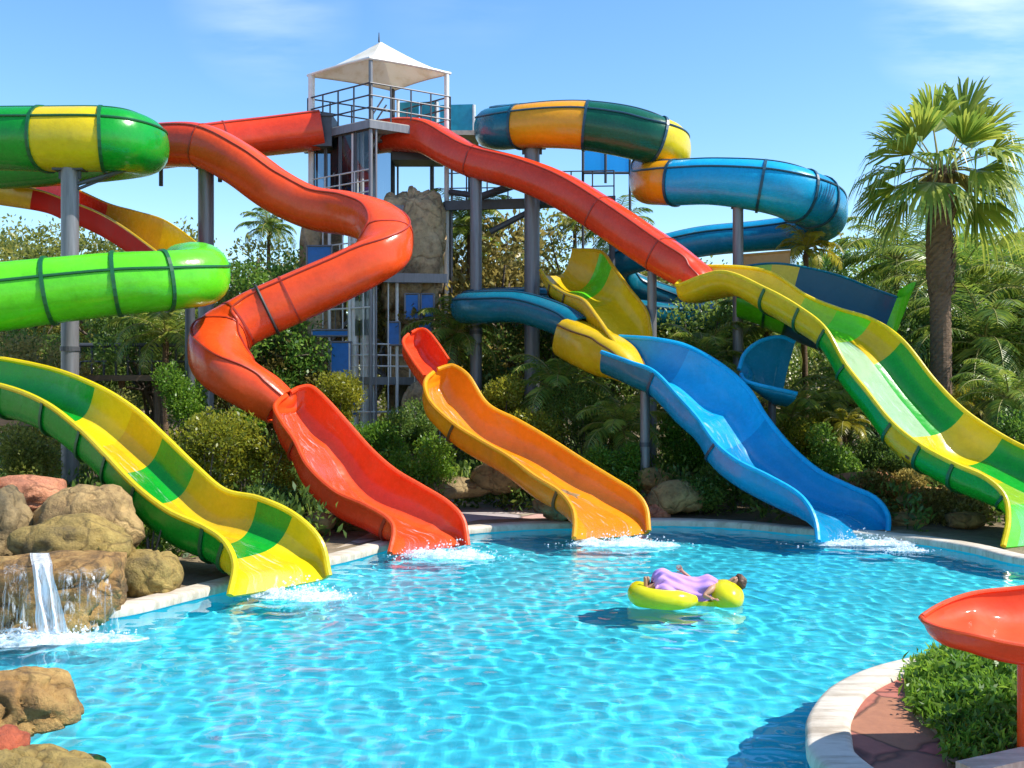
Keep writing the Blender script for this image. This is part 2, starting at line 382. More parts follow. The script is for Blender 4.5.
def chute(root, st, secs, rim='yellow', sub=8, t=.045, p=3.3, K=20, seam=None, near=.55, keel=.22, rimr=.05, flange_out=.035, film=None, name='chute_section'):
    """open trough hung between two rims. st: (ax, ay, bx, by, Y, d, sag); secs: (last station, inner, outer)"""
    rows = []
    for (ax, ay, bx, by, Y, d, h) in st:
        a = P(ax, ay, Y - d / 2); b = P(bx, by, Y + d / 2); rows.append([*a, *b, h])
    D = catmull(rows, sub); A = [Vector(r[:3]) for r in D]; B = [Vector(r[3:6]) for r in D]; H = [float(r[6]) for r in D]; n = len(D)
    inner = []; outer = []; flg = []
    for i in range(n):
        m0 = (A[max(i - 1, 0)] + B[max(i - 1, 0)]) / 2; m1 = (A[min(i + 1, n - 1)] + B[min(i + 1, n - 1)]) / 2
        T = (m1 - m0).normalized(); C = B[i] - A[i]; w = C.length; c = C / max(w, 1e-6); dn = (Vector((0, 0, -1)) + T * T.z).normalized()
        hA = H[i] * near; hB = max(H[i] * .9, hA - C.dot(dn))
        mid = (A[i] + B[i]) / 2
        def ring(off):
            out = []
            for k in range(K + 1):
                th = math.pi * (1 - k / K); cs = math.cos(th); sn = math.sin(th)
                x = math.copysign(abs(cs) ** (2 / p), cs); y = abs(sn) ** (2 / p)
                out.append(mid + c * ((w / 2 + off) * x) + dn * ((hA + (hB - hA) * (x + 1) / 2 + off + (keel * H[i] if off else 0)) * y))
            return out
        inner.append(ring(0)); outer.append(ring(t)); flg.append(ring(t + flange_out))
        low = mid + dn * (hA + hB) * .62
        if i % 3 == 0: CORR.append((mid.x, mid.y, low.z, w / 2 + .25))
    i0 = 0
    for k, sc_ in enumerate(secs):
        last, mi, mo = sc_[:3]; fl_ = sc_[3] if len(sc_) > 3 else mi
        i1 = min(last * sub, n - 1); mb = MB(); rn = i1 - i0 + 1; W = 2 * (K + 1)
        for i in range(i0, i1 + 1): mb.v += [tuple(x) for x in inner[i] + outer[i]]
        for r in range(rn - 1):
            a = r * W; b = (r + 1) * W
            for j in range(K): mb.f.append((a + j, b + j, b + j + 1, a + j + 1)); mb.m.append(2 if j < K * .56 else 0)
            for j in range(K): q = K + 1 + j; mb.f.append((a + q, a + q + 1, b + q + 1, b + q)); mb.m.append(1)
            mb.f.append((a, a + K + 1, b + K + 1, b)); mb.m.append(1); mb.f.append((a + K, b + K, b + 2 * K + 1, a + 2 * K + 1)); mb.m.append(1)
        for cond, r in ((k == 0, 0), (k == len(secs) - 1, rn - 1)):
            if cond:
                a = r * W
                for j in range(K): mb.f.append((a + j, a + j + 1, a + K + 2 + j, a + K + 1 + j)); mb.m.append(1)
        mb.build(name, [mi, mo, fl_], root, smooth=True)
        if k < len(secs) - 1 and seam:
            fb = MB(); ii = i1
            T = ((A[min(ii + 1, n - 1)] + B[min(ii + 1, n - 1)]) - (A[ii - 1] + B[ii - 1])).normalized() * .03
            vs = []
            for s_ in (-1, 1): vs += [x + T * s_ for x in outer[ii]] + [x + T * s_ for x in flg[ii]]
            q = K + 1; fs = []
            for j in range(K): fs += [(q + j, q + j + 1, 3 * q + j + 1, 3 * q + j), (j, j + 1, q + j + 1, q + j), (2 * q + j, 3 * q + j, 3 * q + j + 1, 2 * q + j + 1)]
            fb.add(vs, fs); fb.build('joint_flange', seam, root)
        i0 = i1
    if rim:
        for E, O in ((A, B), (B, A)):
            pts = []
            for i in range(n):
                o = E[i] - O[i]; o = o / max(o.length, 1e-6); pts.append(E[i] + o * (t * .5))
            mb = MB(); mb.path(pts, rimr, 8); mb.build('rim', rim, root, smooth=True)
    if film:
        f0, f1 = int(film[0] * sub), min(int(film[1] * sub), n - 1); ks = range(int(K * .30), int(K * .62) + 1); nk = len(ks); vs = []; uv = []; run = 0
        for i in range(f0, f1 + 1):
            if i > f0: run += (inner[i][K // 2] - inner[i - 1][K // 2]).length
            ctr = (A[i] + B[i]) / 2
            for q, k in enumerate(ks): vs.append(inner[i][k] + (ctr - inner[i][k]).normalized() * .014); uv.append((q / (nk - 1), run))
        me = bpy.data.meshes.new('water_film'); me.from_pydata([tuple(v) for v in vs], [], grid_faces(f1 - f0 + 1, nk, False)); ul = me.uv_layers.new(name='UVMap')
        for lp in me.loops: ul.data[lp.index].uv = uv[lp.vertex_index]
        me.update(); link_mesh('water_film', me, 'film', root)
    return A, B, inner, outer

def tube(root, st, secs, seam='seam_g', sub=8, K=28, p=2.35, seams=(28, 152), joints=(), sq=1.0, name='tube_section', sr=.032, jh=.04, jw=.035):
    """closed flume. st: (px, py, Y, radius); secs: (last station, material)"""
    rows = [[*P(x, y, Y), r] for (x, y, Y, r) in st]
    D = catmull(rows, sub); n = len(D); C = [Vector(r[:3]) for r in D]; RR = [float(r[3]) for r in D]
    fr = []
    for i in range(n):
        T = (C[min(i + 1, n - 1)] - C[max(i - 1, 0)]).normalized()
        Sd = T.cross(Vector((0, 0, 1))); Sd = Sd.normalized(); U = Sd.cross(T).normalized(); fr.append((T, Sd, U))
        if i % 3 == 0: CORR.append((C[i].x, C[i].y, C[i].z - RR[i], RR[i] + .25))
    def ring(i, off=0, sh=0):
        T, Sd, U = fr[i]; out = []; r = RR[i] + off
        for k in range(K):
            a = 2 * math.pi * k / K; cs, sn = math.cos(a), math.sin(a); q = (abs(cs) ** p + abs(sn) ** p) ** (-1 / p)
            out.append(C[i] + T * sh + Sd * (r * q * cs) + U * (r * q * sn * sq))
        return out
    i0 = 0
    for k, (last, mt) in enumerate(secs):
        i1 = min(last * sub, n - 1); mb = MB(); vs = []; rn = i1 - i0 + 1
        for i in range(i0, i1 + 1): vs += ring(i)
        fs = grid_faces(rn, K, True); b = len(vs)
        for i in range(i0, i1 + 1): vs += ring(i, -.045)
        fs += [tuple(b + x for x in reversed(f)) for f in grid_faces(rn, K, True)]
        for cond, r in ((k == 0, 0), (k == len(secs) - 1, rn - 1)):
            if cond: fs += [(r * K + j, r * K + (j + 1) % K, b + r * K + (j + 1) % K, b + r * K + j) for j in range(K)]
        mb.add(vs, fs); mb.build(name, mt, root, smooth=True)
        i0 = i1
    js = [s_[0] for s_ in secs[:-1]] + list(joints)
    for jx in js:
        i = int(round(jx * sub)); i = min(max(i, 0), n - 1); mb = MB(); vs = ring(i, .002, -jw) + ring(i, jh, -jw) + ring(i, jh, jw) + ring(i, .002, jw)
        mb.add(vs, grid_faces(4, K, True)); mb.build('joint_flange', seam, root, smooth=False)
    for ang in seams:
        a = R(ang); cs, sn = math.cos(a), math.sin(a); q = (abs(cs) ** p + abs(sn) ** p) ** (-1 / p); pts = []
        for i in range(n):
            T, Sd, U = fr[i]; r = RR[i] + .008; pts.append(C[i] + Sd * (r * q * cs) + U * (r * q * sn * sq))
        mb = MB(); mb.path(pts, sr, 6); mb.build('seam_flange', seam, root, smooth=True)
    return C, RR, fr

# ------------------------------------------------------------------ setting: pool, ground, sky
WZ = 0.0; GZ = 0.10
def smooth_closed(pts, sub=8):
    p = [pts[-1]] + pts + pts[:2]; out = []
    for i in range(1, len(pts) + 1):
        a, b, c, d = (np.array(p[i - 1]), np.array(p[i]), np.array(p[i + 1]), np.array(p[i + 2]))
        for j in range(sub):
            t = j / sub; out.append(.5 * (2 * b + (c - a) * t + (2 * a - 5 * b + 4 * c - d) * t * t + (3 * b - a - 3 * c + d) * t ** 3))
    return np.array(out)

def gp(px, py, z=GZ):
    Y = (CAMZ - z) * F / (py - CY); return ((px - CX) * Y / F, Y)

pool_ctrl = [(-5.6, -3), (-5.4, 3), (-5.3, 7), (-6.0, 9.5), (-6.6, 11.3), (-6.0, 12.5), gp(116, 611), gp(183, 596), gp(235, 583), gp(290, 568), gp(345, 557), gp(400, 542), gp(450, 532),
             gp(520, 526), gp(590, 524), gp(660, 522), gp(730, 524), gp(800, 530), gp(860, 534), gp(920, 540), gp(970, 548), gp(1022, 560), (9.4, 15.6), (10.2, 14.0), (10.0, 12.2), (8.6, 11.3), (6.8, 10.95), gp(973, 653), gp(943, 656), gp(908, 662),
             gp(868, 673), gp(833, 691), gp(813, 716), gp(810, 735), gp(818, 761), (2.55, 6.8), (3.1, 5.6), (3.9, 4.4), (4.6, 2.5), (4.8, -3)]
POOL = smooth_closed(pool_ctrl, 7)

def offset_poly(pts, d):
    n = len(pts); out = []
    for i in range(n):
        t = pts[(i + 1) % n] - pts[i - 1]; t = t / (np.linalg.norm(t) + 1e-9); nm = np.array((-t[1], t[0]))  # polygon runs clockwise: left of travel is outside
        out.append(pts[i] + nm * d)
    return np.array(out)
area = 0.5 * sum(POOL[i - 1][0] * POOL[i][1] - POOL[i][0] * POOL[i - 1][1] for i in range(len(POOL)))
SGN = 1 if area < 0 else -1
def pool_off(d): return offset_poly(POOL, d * SGN)

def terrain(x, y):
    """gentle planted bank behind the pool"""
    h = max(0, (y - 25)) * .05 + max(0, -x - 7) * .04 * (y > 14) + .5 * noise.noise(Vector((x * .12, y * .12, 3))) * max(0, min(1, (y - 24) / 6))
    return GZ + min(max(h, 0), 3.5)

def build_ground():
    bm = bmesh.new(); inner = pool_off(.2); iv = [bm.verts.new((p[0], p[1], GZ)) for p in inner]
    ie = [bm.edges.new((iv[i], iv[(i + 1) % len(iv)])) for i in range(len(iv))]
    rect = [(-14, -5), (-14, 25), (14, 25), (14, -5)]
    rv = []
    for k in range(4):
        a = np.array(rect[k]); b = np.array(rect[(k + 1) % 4])
        for j in range(10): q = a + (b - a) * j / 10; rv.append(bm.verts.new((q[0], q[1], GZ)))
    oe = [bm.edges.new((rv[i], rv[(i + 1) % len(rv)])) for i in range(len(rv))]
    bmesh.ops.triangle_fill(bm, edges=ie + oe, use_beauty=True)
    for f in list(bm.faces):                                  # drop anything filled over the pool itself
        c = f.calc_center_median()
        if inside(c.x, c.y, inner): bm.faces.remove(f)
    me = bpy.data.meshes.new('ground'); bm.to_mesh(me); bm.free()
    if me.polygons and sum(p.normal.z for p in me.polygons) < 0: me.flip_normals()
    o = link_mesh('ground', me, 'soil', base=(0, 0, 0), smooth=False); tag(o, kind='structure')
    # the far ground, one sheet out to the horizon
    xs = np.concatenate([[-900, -400, -200, -100], np.arange(-60, 61, 3), [100, 200, 400, 900]]); ys = np.concatenate([np.arange(25, 70, 3), [80, 120, 250, 500, 1500]])
    V = []; 
    for y in ys:
        for x in xs: V.append((x, y, terrain(x, y) if y > 25 else GZ))
    nx = len(xs); Fc = [(i * nx + j, i * nx + j + 1, (i + 1) * nx + j + 1, (i + 1) * nx + j) for i in range(len(ys) - 1) for j in range(nx - 1)]
    o = link_mesh('terrain', np_mesh('terrain', V, Fc), 'soil', base=(0, 0, 0)); tag(o, kind='structure')
    mb = MB()
    for x0, x1 in ((-900, -14), (14, 900)): mb.poly([(x0, -60, GZ), (x1, -60, GZ), (x1, 25, GZ), (x0, 25, GZ)])
    mb.poly([(-14, -60, GZ), (14, -60, GZ), (14, -5, GZ), (-14, -5, GZ)])
    o = mb.build('outer_ground', 'soil', base=(0, 0, 0)); tag(o, kind='structure')

def inside(x, y, poly):
    c = False; n = len(poly); j = n - 1
    for i in range(n):
        xi, yi = poly[i]; xj, yj = poly[j]
        if (yi > y) != (yj > y) and x < (xj - xi) * (y - yi) / (yj - yi) + xi: c = not c
        j = i
    return c
build_ground()

DEEP = -.95
def build_pool():
    mb = MB(); n = len(POOL); bot = [tuple((*p, DEEP)) for p in POOL]
    bm = bmesh.new(); vs = [bm.verts.new(p) for p in bot]; f = bm.faces.new(vs)
    bmesh.ops.triangulate(bm, faces=[f]); bm.verts.ensure_lookup_table()
    top = [bm.verts.new((p[0], p[1], GZ + .015)) for p in POOL]
    for i in range(n): bm.faces.new((vs[i], vs[(i + 1) % n], top[(i + 1) % n], top[i]))
    bmesh.ops.recalc_face_normals(bm, faces=bm.faces); me = bpy.data.meshes.new('pool_basin'); bm.to_mesh(me); bm.free()
    o = link_mesh('pool_basin', me, 'plaster', base=(0, 0, 0), smooth=False); tag(o, kind='structure'); o.cycles.is_caustics_receiver = True
    # water, real ripples
    xs = np.arange(-7.2, 10.8, .042); ys = np.arange(-1.2, 22.2, .042); X, Y = np.meshgrid(xs, ys); Z = np.zeros_like(X); r = np.random.default_rng(3)
    for i in range(44):
        lam = .17 * (.55 / .17) ** r.random(); k = 2 * math.pi / lam; a = r.normal(.35, .9) + (math.pi if r.random() < .4 else 0)
        Z += .0104 / k * np.sin(k * (X * math.cos(a) + Y * math.sin(a)) + r.random() * 6.28)
    # rings spreading from where the slides and the waterfall run in
    for (cx, cy) in ((-3.3, 14.3), (-1.4, 17.6), (1.9, 19.0), (6.4, 18.9), (-6.0, 11.6), (2.4, 13.4)):
        d = np.hypot(X - cx, Y - cy); Z += .010 * np.exp(-d / 1.3) * np.sin(d * 14)
    V = np.stack([X, Y, Z + WZ], -1).reshape(-1, 3); idx = np.arange(X.size).reshape(X.shape)
    Fc = np.stack([idx[:-1, :-1], idx[:-1, 1:], idx[1:, 1:], idx[1:, :-1]], -1).reshape(-1, 4)
    o = link_mesh('water', np_mesh('water', V, Fc), 'water', base=(0, 0, 0)); tag(o, kind='structure'); o.cycles.is_caustics_caster = True
    # stone coping round the pool: a rounded band a little proud of the ground
    prof = [(-.03, .02), (-.035, .10), (-.02, .135), (.02, .15), (.27, .15), (.31, .14), (.33, .11), (.33, .04)]
    rings = [pool_off(d) for d, z in prof]; V = []
    for i in range(n):
        for (d, z), rg in zip(prof, rings): V.append((rg[i][0], rg[i][1], z))
    k = len(prof); Fc = [(i * k + j, ((i + 1) % n) * k + j, ((i + 1) % n) * k + j + 1, i * k + j + 1) for i in range(n) for j in range(k - 1)]
    o = link_mesh('pool_coping', np_mesh('pool_coping', V, Fc), 'coping', base=(0, 0, 0)); tag(o, kind='structure')
    # path paving behind the pool
    pts = [gp(335, 549), gp(395, 522), gp(425, 492), gp(425, 478), gp(470, 470), gp(540, 472), gp(600, 490), gp(640, 512), gp(560, 518), gp(480, 520), gp(410, 532)]
    q = [(x, y) for x, y in pts]; mb = MB(); mb.poly([(x, y, GZ + .006) for x, y in q]); o = mb.build('path', 'flag_grey', base=(0, 0, 0)); tag(o, kind='structure')
build_pool()

# ------------------------------------------------------------------ sky and sun
SUN = Vector((.71, -.13, .90)).normalized()
def build_sky():
    w = bpy.data.worlds.new('World'); S.world = w; w.use_nodes = True; nt = w.node_tree; bg = nt.nodes['Background']
    sk = nt.nodes.new('ShaderNodeTexSky'); sk.sky_type = 'NISHITA'; sk.sun_disc = False
    sk.sun_elevation = math.asin(SUN.z); sk.sun_rotation = math.atan2(SUN.x, SUN.y); sk.air_density = 1.0; sk.dust_density = .35; sk.ozone_density = 2.2
    hs = N(nt, 'ShaderNodeHueSaturation'); hs.inputs['Saturation'].default_value = 1.22; hs.inputs['Value'].default_value = 1.2; L(nt, sk.outputs[0], hs.inputs['Color'])
    tc = nt.nodes.new('ShaderNodeTexCoord'); sp = nt.nodes.new('ShaderNodeSeparateXYZ'); L(nt, tc.outputs['Generated'], sp.inputs[0])
    # thin high cloud, laid on a flat layer above the place
    ad = N(nt, 'ShaderNodeMath', operation='ADD'); ad.inputs[1].default_value = .12; L(nt, sp.outputs[2], ad.inputs[0])
    dx = N(nt, 'ShaderNodeMath', operation='DIVIDE'); L(nt, sp.outputs[0], dx.inputs[0]); L(nt, ad.outputs[0], dx.inputs[1])
    dy = N(nt, 'ShaderNodeMath', operation='DIVIDE'); L(nt, sp.outputs[1], dy.inputs[0]); L(nt, ad.outputs[0], dy.inputs[1])
    cb = nt.nodes.new('ShaderNodeCombineXYZ'); L(nt, dx.outputs[0], cb.inputs[0]); L(nt, dy.outputs[0], cb.inputs[1])
    mp = nt.nodes.new('ShaderNodeMapping'); mp.inputs['Scale'].default_value = (1.6, 3.4, 1); mp.inputs['Location'].default_value = (1.35, .4, 0); L(nt, cb.outputs[0], mp.inputs[0])
    n1 = noise_tex(nt, mp.outputs[0], 1.15, 8, .55)
    tot = None
    for dv, rad, k in (((-.226, .918, .352), .09, .26), ((.40, .855, .335), .10, .5), ((.44, .87, .26), .09, .18), ((-.05, .93, .40), .10, .12)):
        di = N(nt, 'ShaderNodeVectorMath', operation='DISTANCE'); L(nt, tc.outputs['Generated'], di.inputs[0]); di.inputs[1].default_value = dv
        mk = ramp(nt, di.outputs['Value'], [(0, (k,) * 3), (rad, (0, 0, 0))])
        if tot is None: tot = mk
        else:
            q = N(nt, 'ShaderNodeMixRGB', blend_type='ADD'); q.inputs[0].default_value = 1; L(nt, tot, q.inputs[1]); L(nt, mk, q.inputs[2]); tot = q.outputs[0]
    cl = ramp(nt, n1, [(.40, (0, 0, 0)), (.66, (1, 1, 1))])
    mm = N(nt, 'ShaderNodeMixRGB', blend_type='MULTIPLY'); mm.inputs[0].default_value = 1; L(nt, cl, mm.inputs[1]); L(nt, tot, mm.inputs[2])
    mx = N(nt, 'ShaderNodeMixRGB'); L(nt, mm.outputs[0], mx.inputs[0]); L(nt, hs.outputs[0], mx.inputs[1]); mx.inputs[2].default_value = (7.5, 7.9, 8.4, 1)
    L(nt, mx.outputs[0], bg.inputs[0]); bg.inputs[1].default_value = .13
    l = bpy.data.lights.new('sun', 'SUN'); l.energy = 4.3; l.angle = R(.5); l.color = (1, .955, .88); l.cycles.is_caustics_light = True
    o = bpy.data.objects.new('sun', l); COL.objects.link(o); o.rotation_euler = SUN.to_track_quat('Z', 'Y').to_euler(); o.location = (20, -10, 30)
build_sky()

c = bpy.data.cameras.new('camera'); cam = bpy.data.objects.new('camera', c); COL.objects.link(cam)
cam.location = (0, 0, CAMZ); cam.rotation_euler = (math.pi / 2, 0, 0); c.sensor_width = 36; c.lens = F / 1024 * 36; c.clip_end = 3000; S.camera = cam
S.view_settings.view_transform = 'Standard'; S.view_settings.look = 'None'; S.view_settings.gamma = 1; S.view_settings.exposure = 0.75; S.view_settings.use_curve_mapping = False
S.cycles.use_denoising = True; S.cycles.max_bounces = 8; S.cycles.transparent_max_bounces = 16; S.cycles.sample_clamp_indirect = 6
S.cycles.caustics_refractive = True; S.cycles.caustics_reflective = False

# ------------------------------------------------------------------ the slides
# 1 green and yellow spiral, far left
def root_at(name, px, py, Y, label, cat, z=GZ):
    q = P(px, py, Y); return thing(name, (q.x, q.y, z), label, cat)

s1 = root_at('water_slide', 120, 400, 18, 'green and yellow spiral slide at far left, ending in a checkered chute', 'water slide')
tube(s1, [(-150, 140, 23.0, .68), (-60, 139.5, 22.5, .68), (0, 139, 22.2, .68), (45, 139.5, 22.0, .69), (103, 139.5, 22.0, .69), (130, 142.5, 22.5, .67), (140, 148, 23.5, .64), (120, 155, 24.8, .60), (70, 163, 25.8, .55), (0, 170, 26.5, .5)],
     [(3, 'green'), (4, 'yellow'), (9, 'green')], 'seam_g', seams=(30, 150, 82), sr=.03)
chute(s1, [(-120, 166, -112, 154, 28.0, .8, .45), (-40, 178, -32, 167, 27.6, .9, .45), (33, 189, 38, 178, 27.2, .9, .46), (64, 199, 72, 188, 26.7, 1.0, .48), (97, 212, 108, 204, 26.0, 1.05, .50), (122, 226, 136, 212, 25.2, 1.1, .52), (150, 246, 164, 221, 24.2, 1.1, .52), (172, 263, 193, 241, 23.2, 1.0, .52), (186, 275, 213, 262, 22.4, .9, .5)],
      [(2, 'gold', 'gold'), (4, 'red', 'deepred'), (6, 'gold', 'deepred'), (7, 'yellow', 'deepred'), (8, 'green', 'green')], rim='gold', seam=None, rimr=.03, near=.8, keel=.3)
tube(s1, [(186, 268, 22.4, .55), (198, 270, 21.6, .6), (198, 277, 20.6, .6), (165, 281, 20.0, .6), (117, 284, 19.7, .62), (50, 291, 19.4, .64), (0, 297, 19.2, .66), (-60, 304, 19.0, .67), (-140, 314, 18.8, .67)],
     [(5, 'lime'), (8, 'lime')], 'seam_g', seams=(20, 160), joints=(3, 4), sr=.03)
chute(s1, [(-150, 372, -140, 345, 18.6, .8, .75), (-60, 376, -30, 355, 18.5, 1.0, .75), (0, 385, 45, 368, 18.1, 1.1, .75), (45, 402, 95, 386, 17.4, 1.1, .74), (82, 430, 133, 409, 16.9, 1.15, .74), (108, 456, 163, 436, 16.4, 1.2, .72), (137, 486, 195, 467, 15.9, 1.25, .72), (170, 511, 224, 491, 15.5, 1.25, .72), (205, 527, 258, 499, 15.2, 1.3, .72), (226, 542, 293, 515, 14.9, 1.3, .68), (236, 565, 319, 541, 14.65, 1.35, .52), (231, 595, 328, 576, 14.4, 1.4, .14)],
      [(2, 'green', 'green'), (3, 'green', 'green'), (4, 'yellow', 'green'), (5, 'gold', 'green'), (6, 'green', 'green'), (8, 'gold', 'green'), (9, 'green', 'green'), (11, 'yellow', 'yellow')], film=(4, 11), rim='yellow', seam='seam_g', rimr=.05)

# 2 vermilion slide that winds down in front of the tower
s2 = root_at('water_slide', 300, 400, 22, 'vermilion slide winding in an S from the tower down to a red chute', 'water slide')
C2, R2, F2 = tube(s2, [(322, 130, 29.7, .62), (270, 136, 29.4, .6), (225, 141, 29, .6), (180, 147, 28.4, .6), (152, 150, 27.6, .6), (146, 148, 26.8, .6), (166, 145, 26.1, .6), (205, 147, 25.7, .62), (240, 165, 25.4, .62), (275, 190, 25.2, .62), (312, 208, 25, .60), (350, 214, 24.6, .60), (377, 223, 24.0, .59), (388, 240, 23.3, .58), (376, 258, 22.8, .59), (343, 276, 22.6, .60), (290, 300, 22.4, .62), (248, 319, 22.2, .62), (225, 334, 21.9, .61), (216, 352, 21.3, .58), (230, 373, 20.8, .55), (260, 393, 20.75, .52), (280, 407, 20.7, .44)],
     [(7, 'red'), (13, 'redorange'), (16, 'redorange'), (22, 'redorange')], 'seam_r', seams=(42, 138), joints=(2.0, 17.4, 18.2), p=3.0, sq=.90, sr=.026, jh=.016, jw=.02)
chute(s2, [(287, 395, 290, 393, 20.55, .06, .06), (279, 401, 299, 388.5, 20.45, .45, .34), (276, 409, 311, 388, 20.3, .75, .52), (284, 424, 326, 401, 20.0, .85, .62), (296, 441, 345, 422, 19.7, .95, .66), (309, 466, 370, 450, 19.3, 1.0, .68), (336, 491, 394, 471, 18.95, 1.05, .68), (366, 505, 421, 487, 18.65, 1.1, .68), (388, 518, 447, 503, 18.4, 1.15, .64), (395, 531, 462, 520, 18.2, 1.2, .5), (391, 553, 467, 546, 17.9, 1.25, .14)],
      [(4, 'redorange', 'red'), (8, 'redorange', 'red'), (10, 'redorange', 'redorange')], film=(1.5, 10), rim='redorange', seam='seam_r', rimr=.055)

# 3 orange chute in the middle
s3 = root_at('water_slide', 520, 440, 21, 'orange chute in the middle with a short red trough feeding its top', 'water slide')
chute(s3, [(409, 334, 411, 333, 24.4, .05, .05), (404.5, 339, 418, 330, 24.3, .4, .3), (405, 346, 426, 331, 24.1, .65, .42), (414, 361, 435, 341, 23.7, .7, .46), (425, 376, 448, 360, 23.2, .8, .46)], [(3, 'red', 'red'), (4, 'red', 'red')], rim='redorange', rimr=.045)
chute(s3, [(434, 372, 437, 370, 22.85, .06, .05), (427, 379, 446, 367, 22.75, .45, .34), (426, 389, 454, 367, 22.6, .75, .5), (433, 404, 468, 377, 22.3, .9, .58), (455, 424, 487, 405, 21.9, .95, .6), (482, 441, 517, 421, 21.5, 1.0, .62), (508, 456, 548, 439, 21.0, 1.05, .64), (535, 476, 581, 460, 20.5, 1.1, .64), (559, 491, 612, 479, 20.1, 1.15, .62), (572, 506, 634, 493, 19.75, 1.2, .56), (576, 521, 645, 508, 19.5, 1.25, .42), (575, 538, 648, 531, 19.2, 1.25, .13)],
      [(4, 'orange', 'amber'), (8, 'orange', 'orange'), (11, 'orange', 'orange')], film=(1.5, 11), rim='amber', seam='seam_b', rimr=.055)

# 4 blue slide: banded tube high up, teal loops, yellow joint, blue chute
s4 = root_at('water_slide', 730, 420, 21, 'long blue slide with banded top tube, looping down to the wide blue chute', 'water slide')
tube(s4, [(560, 122, 30.9, .60), (515, 124, 30.6, .60), (495, 128, 29.8, .60), (500, 129, 28.9, .60), (519, 127, 28.3, .60), (552, 125, 28.0, .63), (586, 126, 27.9, .66), (625, 132, 27.7, .68), (655, 141, 27.6, .66), (668, 149, 28.1, .64), (664, 160, 29.2, .62), (652, 172, 29.3, .60), (651, 182, 28.2, .60), (661, 183, 27.4, .60), (675, 183, 27.0, .60), (715, 182, 26.4, .60), (767, 187, 26.0, .66), (800, 196, 26.0, .68), (820, 206, 26.6, .66), (822, 219, 27.7, .6), (800, 231, 28.7, .5), (760, 236, 29.1, .44), (700, 242, 29.3, .44), (650, 254, 29.6, .44), (618, 266, 30.2, .44), (632, 286, 31.2, .42), (690, 308, 31.0, .42), (708, 316, 30.0, .42), (680, 318, 29.4, .42), (620, 312, 29.2, .42), (545, 303, 29.0, .42), (486, 304, 28.4, .42), (466, 308, 27.5, .42), (480, 308, 26.6, .42), (520, 308, 26.0, .40), (560, 320, 25.3, .40), (580, 332, 24.8, .40)],
     [(4, 'teal'), (6, 'amber'), (8, 'dkgreen'), (11, 'yellow'), (14, 'amber'), (17, 'skyblue'), (23, 'blue'), (36, 'teal')], 'seam_t', seams=(30, 150, 80), joints=(15.9, 17.6), sr=.03)
tube(s4, [(570, 338, 24.9, .5), (588, 347, 24.3, .52), (606, 355, 23.9, .52), (620, 362, 23.5, .44), (634, 374, 23.1, .28)], [(4, 'gold')], 'seam_b', seams=(35, 145), p=3.4, sr=.025)
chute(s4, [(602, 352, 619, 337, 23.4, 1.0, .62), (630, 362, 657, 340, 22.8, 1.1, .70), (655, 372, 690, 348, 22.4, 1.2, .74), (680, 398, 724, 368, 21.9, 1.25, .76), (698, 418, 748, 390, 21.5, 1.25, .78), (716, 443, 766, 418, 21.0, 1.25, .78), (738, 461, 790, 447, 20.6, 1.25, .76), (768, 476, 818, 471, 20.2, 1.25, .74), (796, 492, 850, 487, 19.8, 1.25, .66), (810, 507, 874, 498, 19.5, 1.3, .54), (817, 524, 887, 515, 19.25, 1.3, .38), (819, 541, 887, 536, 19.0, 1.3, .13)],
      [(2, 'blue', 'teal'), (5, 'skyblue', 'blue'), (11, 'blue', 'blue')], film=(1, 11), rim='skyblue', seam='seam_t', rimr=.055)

# 5 red flume from the right of the tower that turns into the yellow and green chute
s5 = root_at('water_slide', 860, 430, 21, 'straight red flume right of the tower, turning into a yellow and green chute', 'water slide')
tube(s5, [(366, 139, 30.6, .50), (395, 135, 30, .52), (425, 137, 29.4, .54), (450, 150, 28.9, .52), (475, 162, 28.4, .50), (520, 174, 27.7, .50), (560, 190, 27.0, .52), (600, 214, 26.3, .52), (640, 241, 25.6, .52), (672, 262, 25.0, .50), (690, 274, 24.7, .44), (701, 283, 24.4, .36), (708, 296, 24.2, .24)],
     [(4, 'red'), (7, 'red'), (12, 'red')], 'seam_r', seams=(42, 138), joints=(8.6,), p=3.1, sq=.92, sr=.026, jh=.016, jw=.02)
A5, B5, I5, O5 = chute(s5, [(682, 279, 686, 276, 24.6, .08, .1), (679, 285, 702, 267, 24.4, .8, .48), (722, 272, 764, 271, 23.8, 1.2, .55), (766, 289, 806, 296, 23.2, 1.3, .62), (800, 308, 838, 309, 22.7, 1.3, .66), (826, 329, 872, 320, 22.2, 1.3, .68), (846, 364, 902, 341, 21.6, 1.3, .70), (868, 392, 934, 381, 21.0, 1.3, .72), (893, 423, 965, 412, 20.4, 1.3, .74), (922, 446, 1003, 437, 19.9, 1.35, .76), (955, 464, 1036, 454, 19.4, 1.4, .76), (986, 478, 1060, 468, 19.0, 1.4, .72), (1005, 496, 1078, 484, 18.7, 1.4, .6), (1009, 520, 1088, 506, 18.4, 1.4, .4), (1004, 546, 1092, 534, 18.1, 1.4, .14)],
      [(3, 'yellow', 'gold'), (4, 'palelime', 'gold'), (5, 'lime', 'gold', 'palelime'), (6, 'gold', 'green', 'lit_floor'), (8, 'green', 'green', 'lit_floor'), (9, 'yellow', 'gold', 'yellow'), (10, 'green', 'green', 'yellow'), (12, 'green', 'green', 'palelime'), (14, 'lime', 'lime')], film=(4, 14), rim='yellow', seam='seam_g', rimr=.05)
ia, k0 = int(8.25 * 8), 2                                    # three worn dark patches and a small mark on the yellow outer wall
